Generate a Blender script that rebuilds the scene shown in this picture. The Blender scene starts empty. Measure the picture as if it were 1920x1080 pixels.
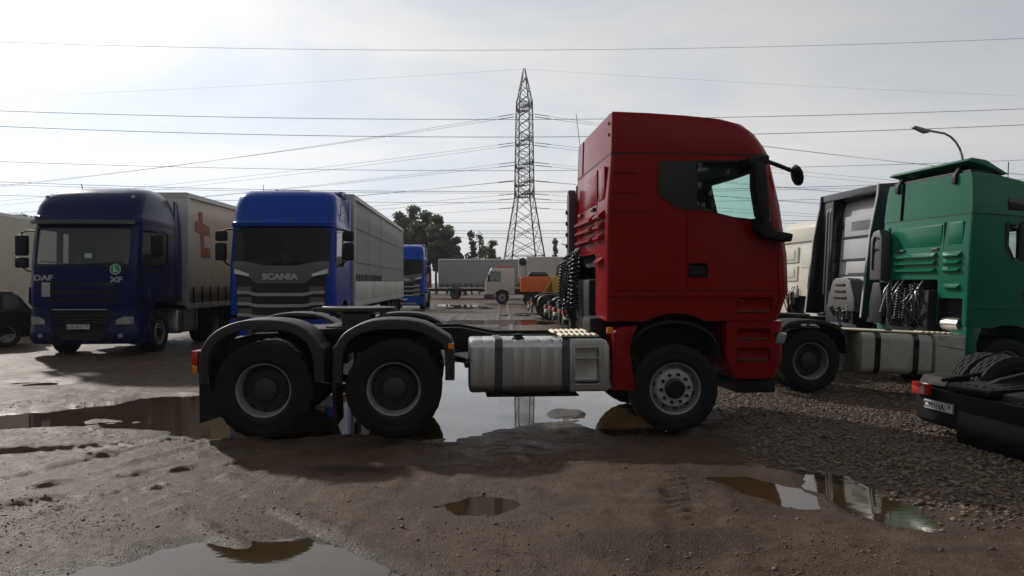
import bpy, bmesh, math, random
import numpy as np
from mathutils import Vector, Matrix
from math import sin, cos, pi, radians as R, atan2, sqrt

random.seed(7)
rng = np.random.default_rng(7)
S = bpy.context.scene
COL = S.collection

# ------------------------------------------------------------------ camera
CAM_H = 1.72
cd = bpy.data.cameras.new('camera')
cam = bpy.data.objects.new('camera', cd)
COL.objects.link(cam)
cam.location = (0, 0, CAM_H)
cam.rotation_euler = (R(90), 0, 0)
cd.sensor_width = 36.0
cd.lens = 36.0 * 1450 / 1920
cd.shift_y = -12 / 1920
cd.clip_start = 0.05
cd.clip_end = 3000
S.camera = cam

# ------------------------------------------------------------------ light
SUN_AZ = 39.0        # degrees to the left of the view direction (+Y)
SUN_EL = 29.0
world = bpy.data.worlds.new('World')
S.world = world
world.use_nodes = True
wt = world.node_tree
wt.nodes.clear()
def wn(t, **k):
    n = wt.nodes.new(t)
    for a, v in k.items():
        setattr(n, a, v)
    return n
w_out = wn('ShaderNodeOutputWorld')
w_bg = wn('ShaderNodeBackground')
w_sky = wn('ShaderNodeTexSky', sky_type='NISHITA', sun_disc=False)
w_sky.sun_elevation = R(SUN_EL)
w_sky.sun_rotation = R(-SUN_AZ)
w_sky.air_density = 2.3
w_sky.dust_density = 1.2
w_sky.ozone_density = 2.5
w_sky.altitude = 100
w_co = wn('ShaderNodeTexCoord')
w_map = wn('ShaderNodeMapping')
w_map.inputs['Scale'].default_value = (1.6, 1.6, 5.5)
w_map.inputs['Rotation'].default_value = (0.12, -0.08, 0.4)
w_no = wn('ShaderNodeTexNoise')
w_no.inputs['Scale'].default_value = 1.5
w_no.inputs['Detail'].default_value = 7
w_no.inputs['Roughness'].default_value = 0.52
w_no.inputs['Distortion'].default_value = 0.5
w_rmp = wn('ShaderNodeMapRange')
w_rmp.inputs['From Min'].default_value = 0.36
w_rmp.inputs['From Max'].default_value = 0.62
w_rmp.inputs['To Min'].default_value = 0.0
w_rmp.inputs['To Max'].default_value = 1.0
w_bw = wn('ShaderNodeRGBToBW')
w_gry = wn('ShaderNodeMix', data_type='RGBA', blend_type='MULTIPLY')
w_gry.inputs['Factor'].default_value = 1.0
w_gry.inputs['B'].default_value = (1.02, 1.0, 0.985, 1)
w_mix = wn('ShaderNodeMix', data_type='RGBA')
L = wt.links.new
L(w_co.outputs['Generated'], w_map.inputs['Vector'])
L(w_map.outputs['Vector'], w_no.inputs['Vector'])
L(w_no.outputs['Fac'], w_rmp.inputs['Value'])
L(w_sky.outputs['Color'], w_bw.inputs['Color'])
# thin high cloud evens out the glare round the sun: v * 1.35 / (1 + 0.05 v)
w_m1 = wn('ShaderNodeMath', operation='MULTIPLY_ADD'); w_m1.inputs[1].default_value = 0.070; w_m1.inputs[2].default_value = 1.0
w_m2 = wn('ShaderNodeMath', operation='DIVIDE')
w_m3 = wn('ShaderNodeMapRange')
w_m3.inputs['From Min'].default_value = 0.3; w_m3.inputs['From Max'].default_value = 0.7
w_m3.inputs['To Min'].default_value = 1.34; w_m3.inputs['To Max'].default_value = 1.66
w_m4 = wn('ShaderNodeMath', operation='MULTIPLY')
L(w_bw.outputs['Val'], w_m1.inputs[0]); L(w_bw.outputs['Val'], w_m2.inputs[0]); L(w_m1.outputs[0], w_m2.inputs[1])
L(w_no.outputs['Fac'], w_m3.inputs['Value']); L(w_m2.outputs[0], w_m4.inputs[0]); L(w_m3.outputs['Result'], w_m4.inputs[1])
L(w_m4.outputs[0], w_gry.inputs['A'])
L(w_rmp.outputs['Result'], w_mix.inputs['Factor'])
w_blu = wn('ShaderNodeMix', data_type='RGBA', blend_type='MULTIPLY')
w_blu.inputs['Factor'].default_value = 1.0
w_blu.inputs['B'].default_value = (0.905, 0.985, 1.085, 1)
L(w_m4.outputs[0], w_blu.inputs['A'])
L(w_blu.outputs['Result'], w_mix.inputs['A'])
L(w_gry.outputs['Result'], w_mix.inputs['B'])
L(w_mix.outputs['Result'], w_bg.inputs['Color'])
w_bg.inputs['Strength'].default_value = 0.112
L(w_bg.outputs['Background'], w_out.inputs['Surface'])

sd = bpy.data.lights.new('sun', 'SUN')
sd.energy = 3.0
sd.angle = R(2.0)
sd.color = (1.0, 0.93, 0.84)
sun = bpy.data.objects.new('sun', sd)
COL.objects.link(sun)
_d = Vector((-sin(R(SUN_AZ)) * cos(R(SUN_EL)), cos(R(SUN_AZ)) * cos(R(SUN_EL)), sin(R(SUN_EL))))
sun.rotation_euler = _d.to_track_quat('Z', 'Y').to_euler()
sun.location = (-20, 25, 20)

S.view_settings.view_transform = 'Standard'
S.view_settings.look = 'None'
S.view_settings.exposure = 0.0
S.view_settings.gamma = 1.0
S.view_settings.use_curve_mapping = False
S.cycles.max_bounces = 8
S.cycles.transparent_max_bounces = 12

# ------------------------------------------------------------------ materials
MATS = {}
def nodemat(name):
    m = bpy.data.materials.new(name)
    m.use_nodes = True
    nt = m.node_tree
    nt.nodes.clear()
    out = nt.nodes.new('ShaderNodeOutputMaterial')
    MATS[name] = m
    return m, nt, out
def mk(name, col, rough=0.5, metal=0.0, var=0.12, scale=6.0, coat=0.0, dirt=0.0, dirtz=1.2, spec=0.5, bump=0.0,
       bscale=40.0, rvar=0.1, aniso=None, stretch=(1, 1, 1), ior=1.5):
    """Principled with noise-broken colour and roughness, and splashed mud that thins out upwards."""
    m, nt, out = nodemat(name)
    N = nt.nodes.new
    l = nt.links.new
    b = N('ShaderNodeBsdfPrincipled')
    tc = N('ShaderNodeTexCoord')
    mp = N('ShaderNodeMapping')
    mp.inputs['Scale'].default_value = stretch
    l(tc.outputs['Object'], mp.inputs['Vector'])
    n1 = N('ShaderNodeTexNoise')
    n1.inputs['Scale'].default_value = scale
    n1.inputs['Detail'].default_value = 6
    n1.inputs['Roughness'].default_value = 0.6
    l(mp.outputs['Vector'], n1.inputs['Vector'])
    mx = N('ShaderNodeMix'); mx.data_type = 'RGBA'
    c = np.array(col[:3])
    mx.inputs['A'].default_value = (*np.clip(c * (1 - var), 0, 1), 1)
    mx.inputs['B'].default_value = (*np.clip(c * (1 + var), 0, 1), 1)
    l(n1.outputs['Fac'], mx.inputs['Factor'])
    colout = mx.outputs['Result']
    rr = N('ShaderNodeMapRange')
    rr.inputs['To Min'].default_value = max(0.02, rough - rvar)
    rr.inputs['To Max'].default_value = min(1, rough + rvar)
    l(n1.outputs['Fac'], rr.inputs['Value'])
    rout = rr.outputs['Result']
    if dirt > 0:
        geo = N('ShaderNodeNewGeometry')
        sx = N('ShaderNodeSeparateXYZ')
        l(geo.outputs['Position'], sx.inputs['Vector'])
        mz = N('ShaderNodeMapRange')
        mz.inputs['From Min'].default_value = 0.0
        mz.inputs['From Max'].default_value = dirtz
        mz.inputs['To Min'].default_value = 1.0
        mz.inputs['To Max'].default_value = 0.12
        l(sx.outputs['Z'], mz.inputs['Value'])
        n2 = N('ShaderNodeTexNoise')
        n2.inputs['Scale'].default_value = 5.0
        n2.inputs['Detail'].default_value = 9
        n2.inputs['Roughness'].default_value = 0.7
        l(tc.outputs['Object'], n2.inputs['Vector'])
        m2 = N('ShaderNodeMapRange')
        m2.inputs['From Min'].default_value = 0.42
        m2.inputs['From Max'].default_value = 0.72
        l(n2.outputs['Fac'], m2.inputs['Value'])
        mu = N('ShaderNodeMath'); mu.operation = 'MULTIPLY'
        l(mz.outputs['Result'], mu.inputs[0]); l(m2.outputs['Result'], mu.inputs[1])
        mu2 = N('ShaderNodeMath'); mu2.operation = 'MULTIPLY'
        l(mu.outputs[0], mu2.inputs[0]); mu2.inputs[1].default_value = dirt
        md = N('ShaderNodeMix'); md.data_type = 'RGBA'
        md.inputs['B'].default_value = (0.075, 0.056, 0.042, 1)
        l(mu2.outputs[0], md.inputs['Factor']); l(colout, md.inputs['A'])
        colout = md.outputs['Result']
        mr = N('ShaderNodeMix')
        mr.inputs['B'].default_value = 0.85
        l(mu2.outputs[0], mr.inputs['Factor']); l(rout, mr.inputs['A'])
        rout = mr.outputs['Result']
    l(colout, b.inputs['Base Color'])
    l(rout, b.inputs['Roughness'])
    b.inputs['Metallic'].default_value = metal
    b.inputs['Specular IOR Level'].default_value = spec
    b.inputs['IOR'].default_value = ior
    if coat:
        b.inputs['Coat Weight'].default_value = coat
        b.inputs['Coat Roughness'].default_value = 0.06
    if bump:
        n3 = N('ShaderNodeTexNoise')
        n3.inputs['Scale'].default_value = bscale
        n3.inputs['Detail'].default_value = 4
        l(mp.outputs['Vector'], n3.inputs['Vector'])
        bp = N('ShaderNodeBump')
        bp.inputs['Strength'].default_value = bump
        bp.inputs['Distance'].default_value = 0.02
        l(n3.outputs['Fac'], bp.inputs['Height'])
        l(bp.outputs['Normal'], b.inputs['Normal'])
    l(b.outputs['BSDF'], out.inputs['Surface'])
    return m
def mkglass(name, tint, refl=1.0, rough=0.02):
    """Pane of glass: tinted see-through plus mirror by Fresnel."""
    m, nt, out = nodemat(name)
    N = nt.nodes.new; l = nt.links.new
    t = N('ShaderNodeBsdfTransparent'); t.inputs['Color'].default_value = (*tint, 1)
    g = N('ShaderNodeBsdfGlossy'); g.inputs['Roughness'].default_value = rough
    g.inputs['Color'].default_value = (refl, refl, refl, 1)
    f = N('ShaderNodeFresnel'); f.inputs['IOR'].default_value = 1.45
    x = N('ShaderNodeMixShader')
    ge = N('ShaderNodeNewGeometry')          # only the outer face of the pane mirrors
    mu = N('ShaderNodeMath'); mu.operation = 'MULTIPLY_ADD'; mu.inputs[1].default_value = -1.0; mu.inputs[2].default_value = 1.0
    l(ge.outputs['Backfacing'], mu.inputs[0])
    mm = N('ShaderNodeMath'); mm.operation = 'MULTIPLY'
    l(f.outputs['Fac'], mm.inputs[0]); l(mu.outputs[0], mm.inputs[1])
    l(mm.outputs[0], x.inputs['Fac']); l(t.outputs['BSDF'], x.inputs[1]); l(g.outputs['BSDF'], x.inputs[2])
    l(x.outputs['Shader'], out.inputs['Surface'])
    return m
PAINT = dict(rough=0.22, coat=0.0, spec=0.15, var=0.07, scale=2.5, rvar=0.06)
mk('red_paint', (0.225, 0.004, 0.006), dirt=0.35, dirtz=1.6, **PAINT)
mk('green_paint', (0.008, 0.125, 0.068), dirt=0.35, dirtz=1.4, **dict(PAINT, spec=0.26))
mk('daf_blue', (0.006, 0.012, 0.07), dirt=0.45, dirtz=1.2, **PAINT)
mk('scania_blue', (0.005, 0.045, 0.30), dirt=0.3, dirtz=1.0, **PAINT)
mk('light_blue_paint', (0.05, 0.24, 0.55), dirt=0.3, **PAINT)
mk('silver_paint', (0.46, 0.465, 0.475), dirt=0.3, dirtz=1.4, **PAINT)
mk('slate_paint', (0.025, 0.036, 0.048), dirt=0.3, **PAINT)
mk('white_paint', (0.46, 0.44, 0.40), dirt=0.4, dirtz=1.6, **PAINT)
mk('cream_paint', (0.66, 0.63, 0.55), dirt=0.4, dirtz=1.6, **PAINT)
mk('car_paint', (0.016, 0.011, 0.010), dirt=0.4, dirtz=0.9, **PAINT)
mk('orange_paint', (0.62, 0.13, 0.025), dirt=0.45, dirtz=2.4, **PAINT)
mk('yellow_paint', (0.50, 0.27, 0.05), dirt=0.6, dirtz=3.0, **PAINT)
mk('black_plastic', (0.009, 0.009, 0.0095), rough=0.55, var=0.3, dirt=0.2, dirtz=1.0, spec=0.25)
mk('grey_plastic', (0.022, 0.023, 0.027), rough=0.55, var=0.25, dirt=0.35, dirtz=1.1, bump=0.05, bscale=180, spec=0.3)
mk('duct_plastic', (0.06, 0.056, 0.053), rough=0.55, var=0.2, dirt=0.3, dirtz=2.5)
mk('gloss_black', (0.010, 0.010, 0.011), rough=0.16, var=0.3)
mk('rubber', (0.012, 0.0115, 0.011), rough=0.8, var=0.35, scale=14, dirt=0.35, dirtz=0.8, spec=0.25)
mk('frame_black', (0.011, 0.011, 0.0115), rough=0.6, var=0.3, dirt=0.4, dirtz=1.3, spec=0.25)
mk('dark_steel', (0.05, 0.048, 0.045), rough=0.5, metal=0.6, var=0.3, dirt=0.5)
mk('interior', (0.035, 0.036, 0.04), rough=0.85, var=0.2)
mk('seat_cloth', (0.03, 0.03, 0.033), rough=0.95, var=0.3)
mk('rim_grey', (0.30, 0.30, 0.30), rough=0.5, metal=0.2, var=0.2, scale=12, dirt=0.75, dirtz=1.4)
mk('rim_dark', (0.024, 0.024, 0.024), rough=0.6, var=0.3, scale=12, dirt=0.6, dirtz=1.4)
mk('aluminium', (0.52, 0.52, 0.51), rough=0.34, metal=0.95, var=0.30, scale=4, stretch=(26, 1, 0.8), dirt=0.35, dirtz=1.2, rvar=0.14)
mk('tread_plate', (0.62, 0.56, 0.43), rough=0.55, metal=0.15, var=0.18, scale=14, dirt=0.3, dirtz=2.0)
mk('strap_steel', (0.07, 0.07, 0.075), rough=0.5, metal=0.5, var=0.3, dirt=0.4)
mk('white_panel', (0.40, 0.38, 0.31), rough=0.5, var=0.12, dirt=0.55, dirtz=1.6)
mk('grey_box', (0.34, 0.34, 0.335), rough=0.6, var=0.1, dirt=0.3, dirtz=3)
mk('chrome', (0.75, 0.75, 0.76), rough=0.12, metal=1.0, var=0.05)
mk('silver_trim', (0.36, 0.36, 0.365), rough=0.38, metal=0.25, var=0.1)
mk('letter_silver', (0.40, 0.40, 0.41), rough=0.35, metal=0.35, var=0.05)
mk('grille_grey', (0.085, 0.085, 0.088), rough=0.42, var=0.15)
mk('lamp_red', (0.45, 0.010, 0.008), rough=0.18, var=0.1, coat=0.5)
mk('lamp_amber', (0.75, 0.20, 0.015), rough=0.2, var=0.1, coat=0.5)
mk('lamp_bright', (0.62, 0.63, 0.64), rough=0.1, var=0.3, scale=30, coat=1.0)
mk('tail_black', (0.0045, 0.0045, 0.005), rough=0.6, var=0.3, dirt=0.12, dirtz=0.8, spec=0.15)
mk('pylon_steel', (0.065, 0.066, 0.068), rough=0.6, metal=0.2, var=0.25)
mk('rim_bright', (0.46, 0.46, 0.465), rough=0.45, metal=0.15, var=0.15, scale=12, dirt=0.5, dirtz=1.4)
mk('lamp_clear', (0.22, 0.225, 0.225), rough=0.12, var=0.25, scale=30, coat=1.0)
mk('plate_white', (0.62, 0.62, 0.60), rough=0.5, var=0.06)
mk('plate_ink', (0.012, 0.012, 0.012), rough=0.6, var=0.1)
mk('paper', (0.70, 0.70, 0.68), rough=0.8, var=0.05)
mk('sign_green', (0.02, 0.22, 0.13), rough=0.5, var=0.1)
mk('sign_pale', (0.45, 0.62, 0.50), rough=0.5, var=0.05)
mk('tarp_beige', (0.52, 0.43, 0.34), rough=0.62, var=0.12, scale=2.0, dirt=0.35, dirtz=3.5, bump=0.08, bscale=6)
mk('tarp_grey', (0.20, 0.193, 0.175), rough=0.6, var=0.10, scale=2.0, dirt=0.3, dirtz=3.5, bump=0.08, bscale=6)
mk('tarp_silver', (0.23, 0.225, 0.225), rough=0.6, var=0.08, scale=1.5, dirt=0.3, dirtz=3)
mk('tarp_white', (0.42, 0.395, 0.345), rough=0.6, var=0.08, scale=1.5, dirt=0.3, dirtz=3)
mk('logo_orange', (0.30, 0.07, 0.04), rough=0.6, var=0.15)
mk('sideboard', (0.46, 0.45, 0.42), rough=0.5, metal=0.2, var=0.1, dirt=0.4, dirtz=2.0)
mk('weld_line', (0.255, 0.248, 0.228), rough=0.6, var=0.08)
mk('galvanised', (0.20, 0.20, 0.195), rough=0.6, metal=0.4, var=0.25)
mk('wire_metal', (0.10, 0.10, 0.105), rough=0.6, metal=0.4, var=0.1)
mk('insulator', (0.12, 0.10, 0.09), rough=0.4, var=0.2)
mk('bark', (0.075, 0.058, 0.045), rough=0.9, var=0.35, scale=3)
mk('hose_black', (0.02, 0.02, 0.021), rough=0.22, var=0.3)
mk('stone', (0.125, 0.092, 0.064), rough=0.75, var=0.45, scale=9)
mk('gasket', (0.006, 0.006, 0.006), rough=0.7, var=0.2)
mkglass('glass_green', (0.845, 0.945, 0.915))
mkglass('glass_clear', (0.84, 0.88, 0.87))
mkglass('glass_dark', (0.30, 0.34, 0.33), 0.4)
def leafmat(name, c):
    m, nt, out = nodemat(name)
    N = nt.nodes.new; l = nt.links.new
    b = N('ShaderNodeBsdfPrincipled')
    tc = N('ShaderNodeTexCoord')
    n = N('ShaderNodeTexNoise'); n.inputs['Scale'].default_value = 0.9; n.inputs['Detail'].default_value = 5
    l(tc.outputs['Object'], n.inputs['Vector'])
    mx = N('ShaderNodeMix'); mx.data_type = 'RGBA'
    mx.inputs['A'].default_value = (c[0] * .6, c[1] * .6, c[2] * .6, 1)
    mx.inputs['B'].default_value = (c[0] * 1.5, c[1] * 1.4, c[2] * 1.3, 1)
    l(n.outputs['Fac'], mx.inputs['Factor'])
    l(mx.outputs['Result'], b.inputs['Base Color'])
    b.inputs['Roughness'].default_value = 0.7
    tr = N('ShaderNodeBsdfTranslucent')
    l(mx.outputs['Result'], tr.inputs['Color'])
    x = N('ShaderNodeMixShader'); x.inputs['Fac'].default_value = 0.5
    l(b.outputs['BSDF'], x.inputs[1]); l(tr.outputs['BSDF'], x.inputs[2])
    l(x.outputs['Shader'], out.inputs['Surface'])
leafmat('leaf_pine', (0.12, 0.15, 0.105))
leafmat('leaf_broad', (0.085, 0.115, 0.055))

# ------------------------------------------------------------------ mesh helpers
class MB:
    def __init__(self):
        self.v = []; self.f = []; self.m = []
    def add(self, v, f, m=0):
        o = len(self.v)
        self.v += [tuple(p) for p in v]
        self.f += [tuple(i + o for i in q) for q in f]
        self.m += [m] * len(f)
        return self
    def bm(self, b, m=0, mat=None):
        if mat is not None:
            bmesh.ops.transform(b, matrix=mat, verts=b.verts)
        bmesh.ops.recalc_face_normals(b, faces=b.faces)
        b.verts.index_update()
        self.add([v.co[:] for v in b.verts], [[v.index for v in f.verts] for f in b.faces], m)
        b.free()
        return self
    def box(self, c, s, bev=0.0, m=0, rot=None, seg=2):
        b = bmesh.new()
        bmesh.ops.create_cube(b, size=1)
        for v in b.verts:
            v.co = Vector((v.co.x * s[0], v.co.y * s[1], v.co.z * s[2]))
        if bev > 0:
            bmesh.ops.bevel(b, geom=list(b.edges), offset=min(bev, min(s) * .49), segments=seg, profile=.6, affect='EDGES')
        M = Matrix.Translation(c)
        if rot is not None:
            M = M @ Matrix.Rotation(rot[1], 4, rot[0])
        return self.bm(b, m, M)
    def b2(self, x0, x1, y0, y1, z0, z1, bev=0.0, m=0, seg=2):
        return self.box(((x0 + x1) / 2, (y0 + y1) / 2, (z0 + z1) / 2), (abs(x1 - x0), abs(y1 - y0), abs(z1 - z0)), bev, m, None, seg)
    def prism(self, poly, a, b_, axis='y', bev=0.0, m=0, seg=2):
        """poly in the plane across axis: y -> (x,z); x -> (y,z); z -> (x,y)"""
        b = bmesh.new()
        def P(p, t):
            return (p[0], t, p[1]) if axis == 'y' else ((t, p[0], p[1]) if axis == 'x' else (p[0], p[1], t))
        va = [b.verts.new(P(p, a)) for p in poly]
        vb = [b.verts.new(P(p, b_)) for p in poly]
        b.faces.new(va); b.faces.new(vb[::-1])
        n = len(poly)
        for i in range(n):
            b.faces.new([va[(i + 1) % n], va[i], vb[i], vb[(i + 1) % n]])
        bmesh.ops.recalc_face_normals(b, faces=b.faces)
        if bev > 0:
            bmesh.ops.bevel(b, geom=list(b.edges), offset=bev, segments=seg, profile=.6, affect='EDGES')
        return self.bm(b, m)
    def tube(self, path, r, n=8, m=0, caps=True, rs=None):
        P = [Vector(p) for p in path]
        rings = []
        t0 = (P[1] - P[0]).normalized()
        up = Vector((0, 0, 1)) if abs(t0.z) < .9 else Vector((1, 0, 0))
        nrm = t0.cross(up).normalized()
        for i, p in enumerate(P):
            a = P[max(i - 1, 0)]; c = P[min(i + 1, len(P) - 1)]
            t = (c - a).normalized()
            nrm = (nrm - t * nrm.dot(t)).normalized()
            bi = t.cross(nrm)
            rr = rs[i] if rs else r
            rings.append([p + (nrm * cos(2 * pi * k / n) + bi * sin(2 * pi * k / n)) * rr for k in range(n)])
        return self.loft(rings, caps, m)
    def loft(self, rings, caps=True, m=0, closed=True):
        n = len(rings[0]); v = [p for r in rings for p in r]; f = []
        for i in range(len(rings) - 1):
            for k in range(n if closed else n - 1):
                a = i * n + k; b = i * n + (k + 1) % n
                f.append((a, b, b + n, a + n))
        if caps:
            f.append(tuple(range(n))[::-1]); f.append(tuple(range((len(rings) - 1) * n, len(rings) * n)))
        return self.add(v, f, m)
    def lathe(self, prof, c=(0, 0, 0), axis='y', n=32, m=0, capped=False):
        """prof: (radius, along-axis)"""
        rings = []
        for r, a in prof:
            ring = []
            for k in range(n):
                t = 2 * pi * k / n
                u, w = r * cos(t), r * sin(t)
                ring.append((c[0] + u, c[1] + a, c[2] + w) if axis == 'y' else
                            ((c[0] + a, c[1] + u, c[2] + w) if axis == 'x' else (c[0] + u, c[1] + w, c[2] + a)))
            rings.append(ring)
        return self.loft(rings, capped, m)
    def mesh(self, name, mats, sharp=35):
        me = bpy.data.meshes.new(name)
        me.from_pydata(self.v, [], self.f)
        for x in mats:
            me.materials.append(MATS[x])
        if len(mats) > 1:
            me.polygons.foreach_set('material_index', self.m)
        me.polygons.foreach_set('use_smooth', [True] * len(self.f))
        me.set_sharp_from_angle(angle=R(sharp))
        me.update()
        return me
    def build(self, name, mats, parent=None, sharp=35, loc=None):
        if isinstance(mats, str):
            mats = [mats]
        return link(name, self.mesh(name, mats, sharp), parent, loc)
def link(name, me, parent=None, loc=None, rot=None):
    o = bpy.data.objects.new(name, me)
    COL.objects.link(o)
    o.parent = parent
    if loc is not None: o.location = loc
    if rot is not None: o.rotation_euler = rot
    return o
def tag(o, label=None, cat=None, group=None, kind=None):
    if label: o['label'] = label
    if cat: o['category'] = cat
    if group: o['group'] = group
    if kind: o['kind'] = kind
    return o
def thing(name, label, cat, loc=(0, 0, 0), rz=0.0, group=None, pitch=0.0):
    o = bpy.data.objects.new(name, None)
    o.empty_display_size = 0.2
    COL.objects.link(o)
    o.rotation_mode = 'XYZ'
    o.location = loc
    o.rotation_euler = (0, pitch, rz)
    return tag(o, label, cat, group)
def copy_tree(o, parent=None):
    c = o.copy()
    COL.objects.link(c)
    c.parent = parent
    for ch in o.children:
        copy_tree(ch, c)
    return c
def boolean(ob, cutters):
    """ob minus every cutter, as a plain mesh"""
    for c in cutters:
        md = ob.modifiers.new('cut', 'BOOLEAN')
        md.operation = 'DIFFERENCE'; md.solver = 'EXACT'; md.object = c
        md.material_mode = 'TRANSFER'; md.use_self = True
    dg = bpy.context.evaluated_depsgraph_get()
    dg.update()
    me = bpy.data.meshes.new_from_object(ob.evaluated_get(dg))
    ob.modifiers.clear()
    old = ob.data
    ob.data = me
    me.name = old.name
    bpy.data.meshes.remove(old)
    me.polygons.foreach_set('use_smooth', [True] * len(me.polygons))
    me.set_sharp_from_angle(angle=R(32))
    for c in cutters:
        bpy.data.objects.remove(c)
    return ob
def text_mesh(txt, size, depth=0.01, bold=0.0, xs=1.0, spacing=1.0):
    cu = bpy.data.curves.new('lettering', 'FONT')
    cu.body = txt; cu.size = size; cu.extrude = depth; cu.offset = bold
    cu.align_x = 'CENTER'; cu.align_y = 'CENTER'; cu.space_character = spacing
    o = bpy.data.objects.new('lettering_tmp', cu)
    COL.objects.link(o)
    dg = bpy.context.evaluated_depsgraph_get(); dg.update()
    me = bpy.data.meshes.new_from_object(o.evaluated_get(dg))
    bpy.data.objects.remove(o)
    for v in me.vertices:
        v.co.x *= xs
    return me
def put_text(txt, size, parent, loc, facing='front', mat='letter_silver', depth=0.006, bold=0.0, xs=1.0, name='lettering', spacing=1.0, tilt=0.0):
    """facing front: reads from +x of the parent; rear: from -x; left / right: from +y / -y"""
    me = text_mesh(txt, size, depth, bold, xs, spacing)
    me.materials.clear(); me.materials.append(MATS[mat])
    rz = {'front': R(90), 'rear': R(-90), 'left': R(180), 'right': 0.0}[facing]
    return link(name, me, parent, loc, (R(90) - tilt, 0, rz))

# value noise on numpy arrays
_perm = rng.random((256, 256))
def vnoise(x, y):
    xi = np.floor(x).astype(int); yi = np.floor(y).astype(int)
    fx = x - xi; fy = y - yi
    fx = fx * fx * (3 - 2 * fx); fy = fy * fy * (3 - 2 * fy)
    a = _perm[xi & 255, yi & 255]; b = _perm[(xi + 1) & 255, yi & 255]
    c = _perm[xi & 255, (yi + 1) & 255]; d = _perm[(xi + 1) & 255, (yi + 1) & 255]
    return (a * (1 - fx) + b * fx) * (1 - fy) + (c * (1 - fx) + d * fx) * fy - 0.5
def fbm(x, y, o=4):
    s = 0; a = 1.0
    for i in range(o):
        s = s + a * vnoise(x * 2 ** i + 17.3 * i, y * 2 ** i + 5.1 * i); a *= 0.5
    return s
def sstep(a, b, x):
    t = np.clip((x - a) / (b - a), 0, 1)
    return t * t * (3 - 2 * t)
# ------------------------------------------------------------------ the yard: ground, puddles, gravel
WL = -0.03           # water level
PUDDLES = {          # shorelines in metres
 'front_left': [(-3.3, 3.6), (-3.0, 4.35), (-2.55, 4.73), (-2.02, 5.05), (-1.61, 5.10), (-1.26, 5.07), (-0.90, 4.78), (-0.72, 4.35), (-0.8, 3.6)],
 'under_truck': [(-0.86, 8.72), (-0.38, 9.17), (0.0, 9.52), (0.6, 9.63), (1.01, 9.17), (1.7, 8.9), (1.95, 10.2), (1.6, 13.5), (0.5, 16.4), (-1.0, 17.0), (-1.9, 15.2),
                 (-2.5, 12.0), (-3.6, 12.0), (-4.83, 11.88), (-5.55, 11.65), (-6.01, 10.75), (-6.9, 10.0), (-7.6, 9.3), (-6.3, 8.95), (-5.75, 9.27), (-4.75, 9.30), (-4.1, 8.95), (-3.24, 8.72),
                 (-2.42, 8.75), (-1.6, 8.9)],
 'small_oval': [(-0.5, 6.05), (-0.36, 6.26), (-0.16, 6.34), (0.02, 6.24), (0.15, 6.05), (0.0, 5.86), (-0.18, 5.74), (-0.38, 5.84)],
 'right_brown': [(1.70, 6.85), (2.12, 6.99), (2.27, 6.72), (2.42, 6.25), (2.44, 5.9), (2.28, 5.84), (2.1, 5.98), (1.91, 6.28)],
 'right_mirror': [(2.62, 7.02), (2.85, 6.95), (3.02, 6.5), (3.1, 6.05), (3.02, 5.40), (2.78, 5.48), (2.62, 5.7), (2.52, 5.84), (2.53, 6.1), (2.66, 6.3), (2.56, 6.6)],
 'far_one': [(-3.9, 33.5), (-2.2, 31.8), (-0.6, 31.2), (0.9, 31.6), (1.3, 33.4), (0.2, 35.6), (-2.6, 35.6)],
 'far_two': [(-4.6, 50), (-2.4, 49), (-1.0, 52), (-2.6, 57), (-4.8, 58)],
 'far_three': [(0.2, 40), (1.8, 39), (2.2, 41), (0.6, 43)],
 'far_four': [(-8.0, 12.8), (-7.6, 13.05), (-7.9, 13.35), (-8.6, 13.2)],
}
def poly_sd(x, y, P):
    """signed distance to a polygon, positive inside"""
    d = np.full(x.shape, 1e9); ins = np.zeros(x.shape, bool)
    n = len(P)
    for i in range(n):
        ax, ay = P[i]; bx, by = P[(i + 1) % n]
        ex, ey = bx - ax, by - ay
        t = np.clip(((x - ax) * ex + (y - ay) * ey) / (ex * ex + ey * ey), 0, 1)
        d = np.minimum(d, np.hypot(x - ax - t * ex, y - ay - t * ey))
        c = ((ay > y) != (by > y)) & (x < (bx - ax) * (y - ay) / ((by - ay) if by != ay else 1e-9) + ax)
        ins ^= c
    return np.where(ins, d, -d)
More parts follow.
